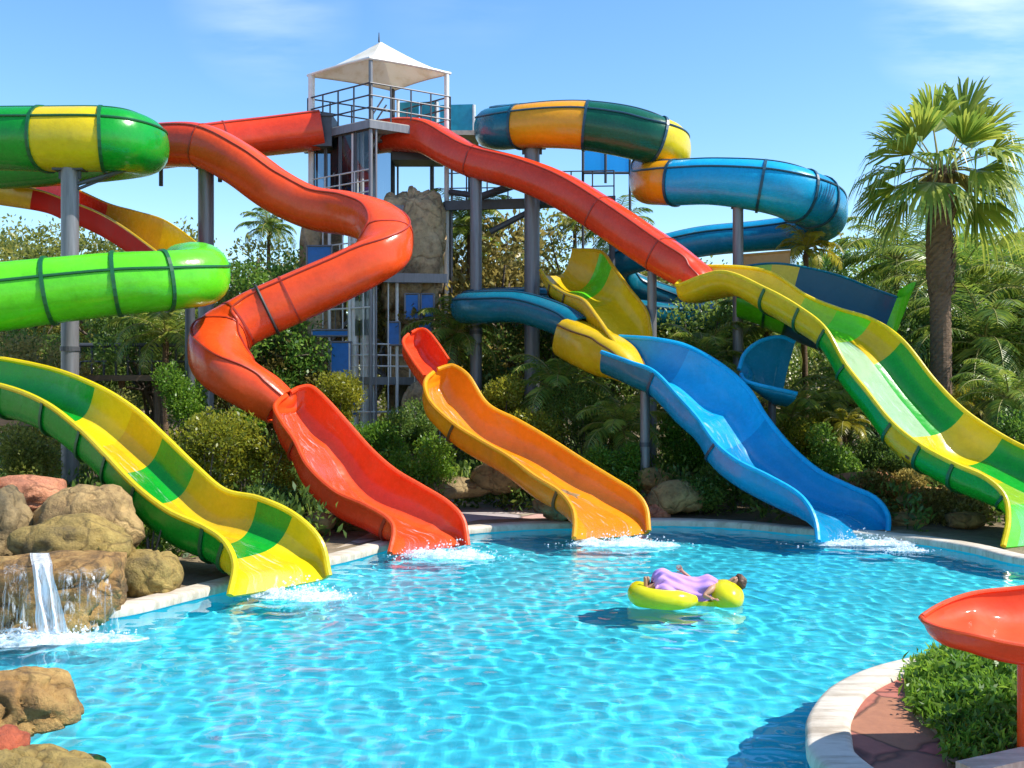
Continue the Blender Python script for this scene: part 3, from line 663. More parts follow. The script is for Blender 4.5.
for (di, k1, k2, dn_) in ((0, 3.4, 5.6, 2), (3, 3.6, 5.4, 2), (5, 3.8, 5.9, 2), (4, 2.2, 3.0, 1)):
    mb = MB(); q = []
    for i in (ia + di, ia + di + dn_):
        for kk in (k1, k2):
            f = kk - int(kk); a_ = O5[i][int(kk)].lerp(O5[i][int(kk) + 1], f); ctr = (A5[i] + B5[i]) / 2; q.append(a_ + (a_ - ctr).normalized() * .01)
    mb.add([q[0], q[1], q[3], q[2]], [(0, 1, 2, 3)]); mb.build('worn_patch', 'seam_b', s5)

# 6 yellow trough with a green panel, behind the head of the blue chute
s6 = root_at('slide_trough', 600, 300, 25.5, 'steep yellow trough with bright green head panel, dropping to the blue chute', 'slide trough')
chute(s6, [(541, 270, 572, 250, 27.2, 1.0, .3), (551, 283, 600, 252, 26.6, 1.2, .55), (566, 293, 612, 266, 26.0, 1.2, .62), (584, 300, 628, 288, 25.4, 1.2, .66), (597, 316, 645, 310, 24.8, 1.2, .66), (608, 332, 650, 330, 24.2, 1.2, .6), (618, 346, 650, 342, 23.9, 1.1, .5)], [(1, 'gold', 'gold'), (2, 'lime', 'gold'), (6, 'yellow', 'gold')], rim='gold', seam='seam_b', rimr=.05)

# 7 teal trough with a lime mouth, behind the yellow and green chute
s7 = root_at('slide_trough', 840, 310, 25.8, 'dark teal trough with lime open end, behind the yellow and green chute', 'slide trough')
chute(s7, [(736, 288, 742, 256, 26.4, 1.0, .5), (768, 292, 790, 252, 26.2, 1.1, .55)], [(1, 'tan', 'tan')], rim='tan', rimr=.04)
A7, B7, I7, O7 = chute(s7, [(737, 296, 742, 267, 25.9, 1.1, .5), (765, 302, 772, 264, 25.7, 1.2, .6), (790, 308, 800, 267, 25.5, 1.3, .7), (822, 318, 838, 276, 25.2, 1.35, .8), (856, 330, 872, 289, 24.8, 1.35, .85), (884, 342, 897, 298, 24.3, 1.3, .85)],
      [(1, 'palelime', 'lime'), (2, 'yellow', 'lime'), (5, 'dkteal', 'dkteal')], rim='teal', seam='seam_g', rimr=.035, p=2.1, near=.7)
mb = MB(); mid = sum((p for p in I7[-1]), Vector()) / len(I7[-1]); T = (A7[-1] + B7[-1] - A7[-2] - B7[-2]).normalized()
k7 = len(I7[-1]); lipr = [(1.0, 0), (1.05, .12), (1.16, .24), (1.36, .34), (1.46, .34), (1.42, .24), (1.26, .06), (1.16, -.02)]
vs = [mid + (p - mid) * f + T * d for f, d in lipr for p in I7[-1]]
mb.add(vs, grid_faces(len(lipr), k7, False)); mb.build('end_lip', 'lime', s7, smooth=True)

# 8 blue tube mouth in the palms
s8 = root_at('slide_scoop', 768, 370, 23, 'short open blue scoop with a rounded back, alone among palms right of the blue chute', 'slide scoop')
chute(s8, [(741, 374, 739, 370, 22.9, .25, .10), (745, 380, 745, 354, 22.9, .8, .34), (757, 384, 760, 342, 22.95, 1.05, .42), (775, 388, 780, 337.5, 23.0, 1.1, .44), (797, 393, 795, 343, 23.0, 1.1, .42)], [(4, 'deepblue', 'deepblue')], rim='skyblue', p=2.2, near=.5, rimr=.05)
# 9 red scoop over the planting, front right
s9 = root_at('slide_spout', 1022, 640, 7.6, 'red orange slide spout on a slim red post above the planted island', 'slide spout')
chute(s9, [(921, 617.5, 922, 616.5, 7.5, .05, .03), (927, 623, 937, 607, 7.5, .55, .12), (944, 629, 955, 599, 7.5, .85, .19), (970, 634, 980, 592.5, 7.5, 1.0, .22), (1010, 643, 1022, 588, 7.5, 1.05, .24), (1060, 650, 1070, 580, 7.5, 1.05, .25), (1120, 656, 1130, 570, 7.5, 1.05, .25)], [(6, 'matte_red', 'red')], rim='redorange', p=3.4, rimr=.02, t=.02)
mb = MB(); b = P(1022, 660, 7.55); mb.bar((b.x, b.y, GZ), (b.x, b.y, b.z + .02), .035, 14); o = mb.build('post', 'redorange', s9, smooth=True)
mb = MB(); mb.bar((b.x, b.y, GZ), (b.x, b.y, GZ + .03), .10, 16); mb.build('base_plate', 'dksteel', s9)

# posts
def post(px, ytop, Y, r, label, saddle=True, foot=GZ, mat='steel'):
    top = P(px, ytop, Y); t = thing('support_post', (top.x, top.y, foot), label, 'post', 'steel posts carrying the slides')
    mb = MB(); mb.bar((top.x, top.y, foot), (top.x, top.y, top.z), r, 20); mb.build('shaft', mat, t, smooth=True)
    mb = MB(); mb.bar((top.x, top.y, foot), (top.x, top.y, foot + .04), r * 1.9, 20)
    for i in range(6): a = i * math.pi / 3; mb.bar((top.x + math.cos(a) * r * 1.5, top.y + math.sin(a) * r * 1.5, foot + .04), (top.x + math.cos(a) * r * 1.5, top.y + math.sin(a) * r * 1.5, foot + .09), .02, 6)
    mb.build('base_plate', 'dksteel', t)
    mb = MB(); zc = foot + (top.z - foot) * .48; mb.bar((top.x, top.y, zc - .05), (top.x, top.y, zc + .05), r * 1.12, 20); mb.build('collar', 'dksteel', t)
    if saddle:
        mb = MB(); mb.box((top.x, top.y, top.z - .03), (r * 3.6, r * 1.6, .07)); mb.box((top.x, top.y, top.z - .14), (r * 2.6, .05, .2)); mb.build('saddle', 'dksteel', t)
    return t
t1 = post(70, 168, 21.9, .185, 'tall grey steel post at far left under the green and yellow spiral slide')
mb = MB(); a = P(78, 184, 21.9); b = P(135, 167, 22.3); mb.bar(a, b, .045, 8); mb.bar(P(78, 189, 21.9), P(120, 172, 22.4), .035, 8); mb.build('brace', 'dksteel', t1)
t2 = post(206, 160, 25.8, .20, 'grey steel post under the left bend of the vermilion slide')
post(476, 166, 28.3, .17, 'thinner of the two grey posts in the middle, under the red flume')
post(532, 146, 28.4, .22, 'stout grey post in the middle, rising behind the red flume to the banded tube')
post(652, 262, 25.5, .12, 'slim grey post under the lower end of the red flume')
post(645, 372, 22.7, .11, 'slim grey post under the head of the blue chute', saddle=False)
post(738, 200, 26.3, .14, 'grey post under the curve of the blue tube at the right')
post(772, 400, 23.0, .09, 'short dark post hidden among palms, holding the blue scoop', saddle=False, mat='dksteel')
post(878, 330, 24.9, .09, 'thin dark post behind the green chute, under the teal trough', saddle=False, mat='dksteel')
post(190, 300, 24.6, .12, 'greenish thin post behind the bright green tube', saddle=False, mat='dksteel')
mb = MB(); i = int(16.6 * 8); T, Sd, U = F2[i]; pts = []
for k in range(28):
    a_ = 2 * math.pi * k / 28; cs, sn = math.cos(a_), math.sin(a_); q = (abs(cs) ** 3.0 + abs(sn) ** 3.0) ** (-1 / 3.0); pts.append(C2[i] + Sd * ((R2[i] + .02) * q * cs) + U * ((R2[i] + .02) * q * sn * .92))
mb.path(pts, .035, 6, closed=True); mb.build('clamp_band', 'black', s2, smooth=True)
# short hanging brackets under the bend of the vermilion slide
mb = MB()
for (x, y0, y1, Y) in ((161, 165, 186, 26.4), (220, 152, 182, 25.8), (231, 160, 184, 25.6)): mb.bar(P(x, y0, Y), P(x, y1, Y), .055, 8)
mb.build('hanging_bracket', 'dksteel', s2)
# ------------------------------------------------------------------ the tower
def build_tower():
    Lc = Vector((-6.15, 30.0, 0)); Nc = Vector((-4.05, 28.4, 0)); Rc = Vector((-1.85, 29.8, 0)); Bc = Vector((-3.75, 31.5, 0)); ZE = 12.3
    cen = (Lc + Nc + Rc + Bc) / 4
    t = thing('slide_tower', (cen.x, cen.y, GZ), 'tall steel and glass slide tower under a white pyramid canopy', 'tower')
    q = [Lc, Nc, Rc, Bc]; apex = P(379, 42, 29.9); 
    # canopy: cloth pyramid with slightly sagging hips, thickness
    mb = MB(); n = 8; rings = []
    for k in range(n + 1):
        s = k / n; z = ZE + (apex.z - ZE) * (s ** 1.25); ring = []
        for i in range(4):
            a = q[i]; b = q[(i + 1) % 4]
            for j in range(6):
                u = j / 6; p = a + (b - a) * u; p = Vector((p.x, p.y, 0)); sag = .10 * math.sin(math.pi * u) * (1 - s)
                p = p + (cen - p) * (s * .985) + (cen - p) * sag * .25; ring.append(Vector((p.x, p.y, z + sag * .35)))
        rings.append(ring)
    vs = [v for r in rings for v in r]; fs = grid_faces(n + 1, 24, True); b0 = len(vs)
    vs += [v - Vector((0, 0, .05)) for r in rings for v in r]; fs += [tuple(b0 + x for x in reversed(f)) for f in grid_faces(n + 1, 24, True)]
    fs += [(j, b0 + j, b0 + (j + 1) % 24, (j + 1) % 24) for j in range(24)] + [tuple(n * 24 + j for j in range(24)), tuple(b0 + n * 24 + j for j in reversed(range(24)))]
    mb.add(vs, fs); rf = mb.build('canopy', 'canvas', t)
    mb = MB(); mb.path([*rings[0]], .045, 6, closed=True); mb.build('hem', 'white', rf)
    mb = MB(); mb.bar(apex, apex + Vector((0, 0, .28)), .03, 8, .012); mb.build('finial', 'dksteel', rf)
    ins = lambda p, f: p + (cen - p) * f
    # corner columns
    cols = [ins(Lc, .05), ins(Nc, .06), ins(Rc, .05), ins(Bc, .05)]
    for p, r, mt in zip(cols, (.10, .06, .075, .07), ('white', 'steel', 'white', 'dksteel')):
        mb = MB(); mb.bar((p.x, p.y, GZ), (p.x, p.y, ZE + .02), r, 14); mb.build('column', mt, t, smooth=True)
        mb = MB(); mb.bar((p.x + .15, p.y + .04, GZ), (p.x + .15, p.y + .04, 10.4), .035, 10); mb.build('drain_pipe', 'steel', t, smooth=True)
    # pairs of inner white columns
    for px, Y, z1 in ((355, 29.0, 10.4), (366, 28.9, 6.1)):
        x = (px - CX) * Y / F; mb = MB(); mb.bar((x, Y, GZ), (x, Y, z1), .11, 14); mb.bar((x + .2, Y + .05, GZ), (x + .2, Y + .05, z1), .06, 10); mb.build('column', 'white', t, smooth=True)
    dk = [ins(p, -.02) for p in q]
    def deck(z, name='deck', f=-.02, mt='concrete', th=.16):
        d = [ins(p, f) for p in q]; mb = MB(); mb.prism([(p.x, p.y) for p in d], z - th, z); o = mb.build(name, mt, t)
        e = MB()
        for i in range(4):
            a = d[i]; b = d[(i + 1) % 4]; m = (a + b) / 2; e.box((m.x, m.y, z - th / 2 - .06), ((b - a).length + .05, .05, .22), math.atan2((b - a).y, (b - a).x))
        e.build('edge_beam', 'steel', o)
        return o
    def rails(z, sides, h=1.05, f=.0, mt='dksteel', mesh=True):
        for i in sides:
            a = ins(q[i], f); b = ins(q[(i + 1) % 4], f); mb = MB()
            for k in range(3): zz = z + h * (k + 1) / 3; mb.bar((a.x, a.y, zz), (b.x, b.y, zz), .024, 6)
            m = 4
            for k in range(m + 1): p = a + (b - a) * (k / m); mb.bar((p.x, p.y, z), (p.x, p.y, z + h), .026, 6)
            mb.build('railing', mt, t)
    deck(10.55); rails(10.55, (0, 1, 2, 3))
    # glazed cabin below the top deck
    for i, (z0, z1) in ((0, (8.3, 10.3)), (3, (8.3, 10.3))):
        a = ins(q[i], .05); b = ins(q[(i + 1) % 4], .05); k = 4
        if i == 1: continue
        for j in range(k):
            u = a + (b - a) * ((j + .06) / k); v = a + (b - a) * ((j + .94) / k); mb = MB()
            mb.poly([(u.x, u.y, z0), (v.x, v.y, z0), (v.x, v.y, z1), (u.x, u.y, z1)]); o = mb.build('glass_panel', 'glass', t)
            fb = MB()
            for (p, r) in ((u, v), (v, u)): fb.bar((p.x, p.y, z0), (p.x, p.y, z1), .03, 6)
            for zz in (z0, z1): fb.bar((u.x, u.y, zz), (v.x, v.y, zz), .03, 6)
            fb.build('frame', 'dksteel', o)
    mb = MB(); mb.box((cen.x - .85, cen.y + .25, 9.35), (1.2, .8, 2.1)); mb.build('cabin', 'dksteel', t)
    # dark slide start box under the left and right of the deck
    for (px, py, Y, w, h) in ((318, 134, 29.8, 1.0, .95), (418, 156, 30.6, 1.5, .45)):
        c = P(px, py, Y); mb = MB(); mb.box(c, (w, 1.0, h)); mb.box(c + Vector((0, -.52, h * .46)), (w + .08, .06, .08)); mb.build('start_box', 'dksteel', t)
    for z in (8.2, 6.15, 3.2):
        deck(z, th=.1, f=.04); rails(z, (0, 1) if z < 4 else (0,), .95, .04, 'white')
    # flights of stairs between the landings, inside the frame
    for k, (z0, z1) in enumerate(((GZ, 3.2), (3.2, 4.3), (4.3, 6.15), (6.15, 8.2), (8.2, 10.5))):
        a = cen + Vector((-1.35, .45 if k % 2 else -.15, 0)); b = cen + Vector((.15, .45 if k % 2 else -.15, 0))
        if k % 2: a, b = b, a
        n = max(4, int((z1 - z0) / .19)); mb = MB()
        for j in range(n): p = a + (b - a) * ((j + .5) / n); mb.box((p.x, p.y, z0 + (z1 - z0) * (j + .5) / n), (.26, .7, .04))
        for s in (-.36, .36):
            mb.bar((a.x, a.y + s, z0), (b.x, b.y + s, z1), .05, 6); mb.bar((a.x, a.y + s, z0 + .95), (b.x, b.y + s, z1 + .95), .025, 6)
            for j in range(0, n, 3): p = a + (b - a) * ((j + .5) / n); zz = z0 + (z1 - z0) * (j + .5) / n; mb.bar((p.x, p.y + s, zz), (p.x, p.y + s, zz + .95), .018, 5)
        mb.build('stairs', 'steel', t)
    # blue infill panels
    for (x0, y0, x1, y1, Y) in ((331, 342, 352, 388, 28.95), (344, 385, 357, 415, 28.9), (405, 294, 419, 319, 28.85), (421, 294, 434, 319, 28.95), (307, 246, 332, 268, 29.3), (331, 186, 372, 196, 29.6), (301, 372, 345, 378, 29.4), (312, 330, 350, 336, 29.0), (388, 322, 400, 345, 28.8), (318, 205, 345, 226, 30.2), (305, 284, 326, 300, 30.0), (325, 396, 342, 416, 29.4), (418, 322, 432, 348, 28.9)):
        a = P(x0, y1, Y); b = P(x1, y0, Y); mb = MB(); mb.box(((a.x + b.x) / 2, Y, (a.z + b.z) / 2), (b.x - a.x, .05, b.z - a.z)); o = mb.build('blue_panel', 'bluepanel', t)
        fb = MB()
        for zz in (a.z, b.z): fb.bar((a.x, Y - .03, zz), (b.x, Y - .03, zz), .03, 6)
        for xx in (a.x, b.x): fb.bar((xx, Y - .03, a.z), (xx, Y - .03, b.z), .03, 6)
        fb.build('frame', 'steel', o)
    # tall clear panes and scaffold tubes on the lower front
    for i, side in ((0, 'l'), (1, 'r')):
        a = ins(q[i], .03); b = ins(q[(i + 1) % 4], .03)
        mb = MB()
        for k in (2, 3, 5, 6, 8): p = a + (b - a) * (k / 9); mb.bar((p.x, p.y, GZ), (p.x, p.y, 8.2 if i == 0 else 6.1), .022 if k % 3 else .05, 6)
        for z in (2.2, 5.2)[:2 - i]: mb.bar((a.x, a.y, z), (b.x, b.y, z), .03, 6)
        mb.build('scaffold_tube', 'white', t)
        for (k0, k1, z0, z1) in ((6, 9, 4.4, 6.0), (3, 6, 1.4, 3.0)):
            p0 = a + (b - a) * (k0 / 9); p1 = a + (b - a) * (k1 / 9); g = MB(); g.poly([(p0.x, p0.y + .06, z0), (p1.x, p1.y + .06, z0), (p1.x, p1.y + .06, z1), (p0.x, p0.y + .06, z1)]); g.build('glass_panel', 'glass', t)
    a = P(366, 278, 28.45); b = P(447, 278, 28.75); mb = MB(); m = (a + b) / 2; mb.box(m, ((b - a).length, .12, .26), math.atan2((b - a).y, (b - a).x)); mb.build('cross_beam', 'steel', t)
    # low yellow sign on the scaffold
    a = P(309, 340, 29.3); mb = MB(); mb.box(a, (.22, .03, .09)); mb.build('marker_plate', 'yellow', t)
    # teal basin panels at the back of the top deck
    pr = [(399, 104), (420, 101), (440, 103), (474, 107)]
    for k in range(3):
        Y = 31.2; a = P(pr[k][0], pr[k][1], Y); b = P(pr[k + 1][0] - 1, pr[k + 1][1], Y); lo = P(0, 136, Y).z
        mb = MB(); mb.prism([(a.x, Y), (b.x, Y - .1), (b.x, Y + .05), (a.x, Y + .12)], lo, (a.z + b.z) / 2); mb.build('teal_panel', 'tealpanel', t)
    mb = MB()
    for px, y0, y1 in ((474, 105, 136), (437, 102, 136), (398, 100, 136)): mb.bar(P(px, y0, 31.1), P(px, y1, 31.1), .05, 8)
    mb.build('panel_post', 'white', t)
    c0 = P(395, 137, 31.2); c1 = P(478, 137, 31.2); mb = MB(); mb.box(((c0.x + c1.x) / 2, 31.3, c0.z), (c1.x - c0.x, 1.3, .14)); mb.build('side_deck', 'concrete', t)
    mb = MB(); 
    for px in (432, 470): mb.bar(P(px, 139, 31.6), (P(px, 139, 31.6).x, 31.6, 2.5), .07, 8)
    mb.build('deck_leg', 'dksteel', t)
    return t
build_tower()

# steel catwalk between the tower and the stout post
def catwalk():
    a = P(446, 205, 30.0); b = P(614, 203, 29.2); t = thing('catwalk', (a.x + 2.5, 29.6, GZ), 'dark steel catwalk from the tower to the stout middle post, below the red flume', 'catwalk')
    mb = MB(); d = b - a; m = (a + b) / 2; mb.box(m, (d.length, .8, .14), math.atan2(d.y, d.x)); mb.box(m + Vector((0, -.42, -.05)), (d.length, .06, .28), math.atan2(d.y, d.x)); mb.build('walkway', 'dksteel', t)
    mb = MB(); mb.bar(P(480, 197, 29.2), P(530, 180, 28.6), .11, 8); mb.bar(P(490, 232, 29.0), P(575, 188, 28.8), .09, 8); mb.bar(P(538, 205, 28.8), P(572, 192, 28.6), .10, 8); mb.bar(P(450, 192, 29.6), P(478, 196, 29.0), .09, 8); mb.build('brace', 'dksteel', t)
    mb = MB()
    for k in range(9): p = a + d * (k / 8); mb.bar(p, p + Vector((0, 0, .95)), .022, 6)
    for z in (.5, .95): mb.bar(a + Vector((0, 0, z)), b + Vector((0, 0, z)), .02, 6)
    mb.build('railing', 'dksteel', t)
    mb = MB()
    for px, Y in ((448, 30.2), (612, 29.3)): p = P(px, 206, Y); mb.bar((p.x, p.y, GZ), p, .09, 10)
    mb.build('leg', 'dksteel', t)
catwalk()

def blue_screen():
    a = P(583, 146, 31.5); b = P(630, 172, 31.5); t = thing('wind_screen', ((a.x + b.x) / 2, 31.5, GZ), 'sky blue glazed screen on dark posts under the banded tube', 'screen')
    x0, x1 = a.x, b.x; xm = x0 + (x1 - x0) * .48
    for u, v in ((x0, xm), (xm, x1)):
        mb = MB(); mb.box(((u + v) / 2, 31.5, (a.z + b.z) / 2), (v - u - .06, .03, a.z - b.z)); mb.build('pane', 'blueglass', t)
    mb = MB()
    for x in (x0, xm, x1): mb.bar((x, 31.5, b.z - .35), (x, 31.5, a.z + .05), .045, 8)
    for z in (b.z - .03,): mb.bar((x0, 31.5, z), (x1, 31.5, z), .04, 8)
    for x in (x0, x1): mb.bar((x, 31.5, GZ), (x, 31.5, b.z), .045, 8)
    mb.build('frame', 'dksteel', t)
blue_screen()

def back_rail():
    a = P(80, 345, 27.5); b = P(188, 345, 27.5); lo = P(0, 378, 27.5).z
    t = thing('platform_rail', ((a.x + b.x) / 2, 27.5, GZ), 'dark railed platform in shade behind the bright green tube', 'platform')
    mb = MB(); mb.box(((a.x + b.x) / 2, 27.9, lo), (b.x - a.x, 1.2, .16)); mb.build('deck', 'wood', t)
    mb = MB(); mb.bar(a, b, .06, 6); mb.bar((a.x, 27.5, (a.z + lo) / 2), (b.x, 27.5, (a.z + lo) / 2), .03, 6)
    for k in range(10): x = a.x + (b.x - a.x) * k / 9; mb.bar((x, 27.5, lo), (x, 27.5, a.z), .035, 6)
    mb.build('railing', 'dksteel', t)
    mb = MB()
    for k in range(4): x = a.x + (b.x - a.x) * k / 3; mb.bar((x, 27.9, GZ), (x, 27.9, lo), .09, 8)
    mb.build('leg', 'wood', t)
    a = P(-60, 428, 24.5); b = P(62, 428, 24.5); t = thing('timber_shelter', ((a.x + b.x) / 2, 24.5, GZ), 'brown timber shelter with dark posts behind the boulders at far left', 'shelter')
    mb = MB(); mb.box(((a.x + b.x) / 2, 25.2, a.z + .2), (b.x - a.x, 1.8, .3)); mb.build('roof_beam', 'wood', t)
    for px in (-40, 18, 27, 52):
        p = P(px, 430, 24.6); mb = MB(); mb.bar((p.x, p.y, GZ), p, .11, 8); mb.build('post', 'wood', t)
back_rail()
# ------------------------------------------------------------------ rocks
def rock_mesh(c, rad, seed, sub=4, amp=.28, flat=None, boxy=0.0, rot=0, fine=.03):
    bm = bmesh.new(); bmesh.ops.create_icosphere(bm, subdivisions=sub, radius=1); off = Vector((seed * 3.7, seed * 1.3, seed * 7.1)); rm = Matrix.Rotation(rot, 3, 'Z')
    for v in bm.verts:
        d = v.co.normalized()
        if boxy:
            m = max(abs(d.x), abs(d.y), abs(d.z)); d2 = d / m; d = d * (1 - boxy) + d2 * boxy * .8
        n = noise.noise(v.co * 1.1 + off) * amp + noise.noise(v.co * 2.6 + off) * amp * .45 + noise.noise(v.co * 7 + off) * fine
        r = abs(noise.noise(v.co * 1.9 + off * 2)); n -= .16 * max(0, .12 - r) / .12 * min(1, amp / .1)
        p = d * (1 + n); p = rm @ Vector((p.x * rad[0], p.y * rad[1], p.z * rad[2])); v.co = Vector(c) + p
    me = bpy.data.meshes.new('rock'); bm.to_mesh(me); bm.free(); return me
def rock(px, py, Y, w, h, dep, mat, seed, label, cat='boulder', name='boulder', z=None, group=None, **k):
    c = P(px, py, Y)
    if z is not None: c.z = z
    me = rock_mesh(c, (w * Y / F / 2, dep / 2, h * Y / F / 2), seed, **k)
    o = link_mesh(name, me, mat); tag(o, label, cat, group); return o
GR = 'boulders heaped at the pool edge'
rock(24, 497, 15.4, 88, 46, 1.3, 'rock_pink', 2, 'flat pink sandstone slab on top of the boulder heap at the left', group=GR, amp=.18, boxy=.35)
rock(86, 530, 14.6, 108, 92, 1.5, 'rock_tan', 3, 'big pale tan boulder in the middle of the heap above the waterfall', group=GR, amp=.2)
rock(74, 546, 13.7, 116, 66, 1.0, 'rock_olive', 5, 'olive brown rounded rock just above the waterfall ledge', group=GR, amp=.22)
rock(6, 530, 14.2, 46, 84, 1.2, 'rock_grey', 6, 'grey green rock at the left frame edge above the waterfall', group=GR)
rock(-50, 500, 14.8, 90, 110, 1.5, 'rock_grey', 16, 'mossy rock beyond the left end of the boulder heap', group=GR)
rock(38, 603, 12.6, 176, 108, 1.5, 'rock_gold', 8, 'wet golden brown ledge rock the waterfall runs over', group=GR, boxy=.55, amp=.13, sub=5, fine=.05)
rock(-75, 610, 12.4, 120, 130, 1.6, 'rock_grey', 18, 'brown rock at the left of the waterfall ledge, cut by the frame', group=GR, boxy=.4)
rock(146, 576, 13.9, 76, 56, .95, 'rock_olive', 9, 'single round smooth boulder on the coping right of the waterfall', group=GR, boxy=.25, amp=.10)
rock(10, 712, 8.9, 128, 92, 1.0, 'rock_gold', 11, 'golden boulder in the front left corner with a sunlit top', group=GR, boxy=.08, amp=.22, sub=5)
rock(2, 750, 7.9, 46, 40, .45, 'rock_red', 12, 'small red rock wedged at the lower left frame edge', group=GR)
rock(40, 790, 7.7, 150, 90, .9, 'rock_olive', 13, 'brown boulder cut by the lower left corner of the picture', group=GR, sub=5)
rock(-70, 760, 8.3, 120, 120, 1.2, 'rock_grey', 14, 'dark rock just outside the lower left frame edge', group=GR)
# rocks along the back
GB = 'rocks in the planting behind the pool'
for i, (px, py, Y, w, h, mt, lab) in enumerate([
    (318, 524, 18.9, 34, 22, 'rock_tan', 'small tan rock between the checkered chute and the red chute'),
    (362, 520, 20.0, 80, 26, 'rock_grey', 'low grey rock in the shade behind the red chute'),
    (676, 498, 21.9, 56, 34, 'rock_tan', 'tan rock behind the coping between the orange and blue chutes'),
    (655, 482, 22.6, 40, 28, 'rock_gold', 'brown rock beside the slim post under the blue chute'),
    (658, 513, 21.8, 26, 20, 'rock_pink', 'small pinkish rock right of the orange chute end'),
    (508, 472, 23.0, 84, 40, 'rock_grey', 'dark rock bank under the orange chute'),
    (560, 506, 20.9, 60, 30, 'rock_grey', 'dark low rock under the lower end of the orange chute'),
    (455, 488, 23.0, 70, 22, 'rock_grey', 'flat grey slab on the paving left of the orange chute'),
    (865, 485, 22.0, 70, 24, 'rock_pink', 'flat reddish slab in the bed right of the blue chute'),
    (930, 500, 21.2, 60, 26, 'rock_gold', 'brown rock in the bed under the green chute'),
    (905, 520, 20.6, 44, 18, 'rock_tan', 'low tan rock at the coping between the blue and green chutes'),
    (965, 520, 19.9, 40, 18, 'rock_gold', 'small brown rock beside the foot of the green chute')]):
    rock(px, py, Y, w, h, w * Y / F * .7, mt, 20 + i, lab, 'rock', 'rock', group=GB, sub=3)
# moulded rock columns of the tower
GT = 'moulded rockwork at the tower'
def cliff(px, Y, w, ztop, seed, label, dep=1.6, z0=0.0):
    x = (px - CX) * Y / F; me = rock_mesh((x, Y, (ztop + z0) / 2), (w / 2, dep / 2, (ztop - z0) / 2 * 1.05), seed, 5, .30, boxy=.45, fine=.07); tag(link_mesh('rock_column', me, 'rock_wall'), label, 'rock column', GT)
cliff(413, 29.4, 2.0, 8.85, 31, 'tan moulded rock column to the right of the tower front pole', 1.0, 5.0)
cliff(416, 30.0, 1.9, 6.2, 35, 'shaded moulded rock core inside the lower right half of the tower', 1.2)
cliff(322, 30.0, 1.6, 8.1, 32, 'tall moulded rock column inside the left half of the tower', .9)
cliff(418, 27.8, 1.2, 3.0, 34, 'grey mossy rock stub below the tower, left of the short red trough')

# waterfall
def waterfall():
    q = P(50, 560, 12.0); t = thing('waterfall', (q.x, q.y, WZ), 'thin white waterfall spilling over the golden ledge rock into the pool', 'waterfall')
    for name, x0, x1, y0, dx, mt in (('stream', 26, 52, 553, 14, 'fall'), ('veil', 0, 30, 560, 3, 'veil'), ('veil', 52, 112, 562, 6, 'veil')):
        mb = MB(); rows = 30; cols = 22; vs = []
        for i in range(rows):
            s = i / (rows - 1)
            for j in range(cols):
                u = j / (cols - 1); px = x0 + (x1 - x0) * (.5 + (u - .5) * (.8 + .35 * s)) + dx * s + 1.5 * math.sin(u * 9 + s * 3 + 1) + 2.5 * noise.noise(Vector((u * 3, s * 4, x0)))
                if s < .2: py = y0 + (7 * noise.noise(Vector((u * 5, x0, 1))) + 5 * noise.noise(Vector((u * 13, x0, 2)))) * (1 - s / .2) * (name == 'veil') + s * 55; Y = 12.7 - s * 4.5
                else: py = y0 + 11 + (s - .2) / .8 * (632 - y0 - 11); Y = 11.80 - .2 * (s - .2) ** .6
                Y += .035 * math.sin(u * 17 + x0) + .03 * noise.noise(Vector((u * 12, s * 2, 3))); vs.append(P(px, py, Y))
        mb.add(vs, grid_faces(rows, cols, False)); mb.build(name, mt, t, smooth=2)
waterfall()

# splashes: heaps of droplets and thin froth
def splash(px, py, Y, w, d, h, seed, label, dirx=0):
    r = random.Random(seed); c = P(px, py, Y); c.z = WZ; mb = MB()
    n = 22
    V = []; Fc = []
    for k in range(5):                                       # overlapping froth lobes
        ox = (k / 4 - .5) * w * .8 + r.uniform(-.05, .05); oy = r.uniform(-.25, .25) * d; ra = w * r.uniform(.26, .42); rb = d * r.uniform(.4, .65); hh = h * r.uniform(.5, 1) * (1 - .5 * abs(k / 4 - .4)); b = len(mb.v); ring = []
        vs = []; fs = []
        for i in range(7):
            for j in range(n):
                a = 2 * math.pi * j / n; rr = i / 6 * (1 + .25 * noise.noise(Vector((math.cos(a) * 1.5, math.sin(a) * 1.5, seed + k)))); x = c.x + ox + math.cos(a) * ra * rr; y = c.y + oy + math.sin(a) * rb * rr
                z = WZ + .012 + hh * (1 - (i / 6) ** 1.5) * (.55 + .6 * noise.noise(Vector((x * 6, y * 6, seed)))); vs.append((x, y, max(z, WZ + .0)))
        mb.add(vs, grid_faces(7, n, True))
    for k in range(420):
        q = r.gauss(0, .36); x = c.x + q * w + dirx * r.random() * .3; y = c.y + r.gauss(0, .32) * d; z = WZ + abs(r.gauss(0, .55)) * h * max(.12, 1 - abs(q)); s = r.uniform(.006, .022)
        vs = [(x + s, y, z), (x - s, y, z), (x, y + s, z), (x, y - s, z), (x, y, z + s), (x, y, z - s)]
        mb.add(vs, [(0, 2, 4), (2, 1, 4), (1, 3, 4), (3, 0, 4), (2, 0, 5), (1, 2, 5), (3, 1, 5), (0, 3, 5)])
    o = mb.build('splash', 'foam', smooth=True); tag(o, label, 'splash', kind='stuff')
splash(303, 594, 14.0, .9, .5, .22, 1, 'white splash at the end of the yellow and green checkered chute', .3)
splash(448, 560, 17.3, 1.25, .5, .26, 2, 'white splash right of the end of the red chute')
splash(622, 548, 18.6, 1.35, .5, .24, 3, 'white splash at the end of the orange chute')
splash(864, 549, 18.6, 1.35, .4, .22, 4, 'white splash at the end of the blue chute')
splash(905, 554, 17.9, .5, .25, .08, 6, 'small patch of froth right of the blue chute splash')
splash(52, 636, 11.75, 1.35, .5, .16, 5, 'wide band of froth at the foot of the waterfall')
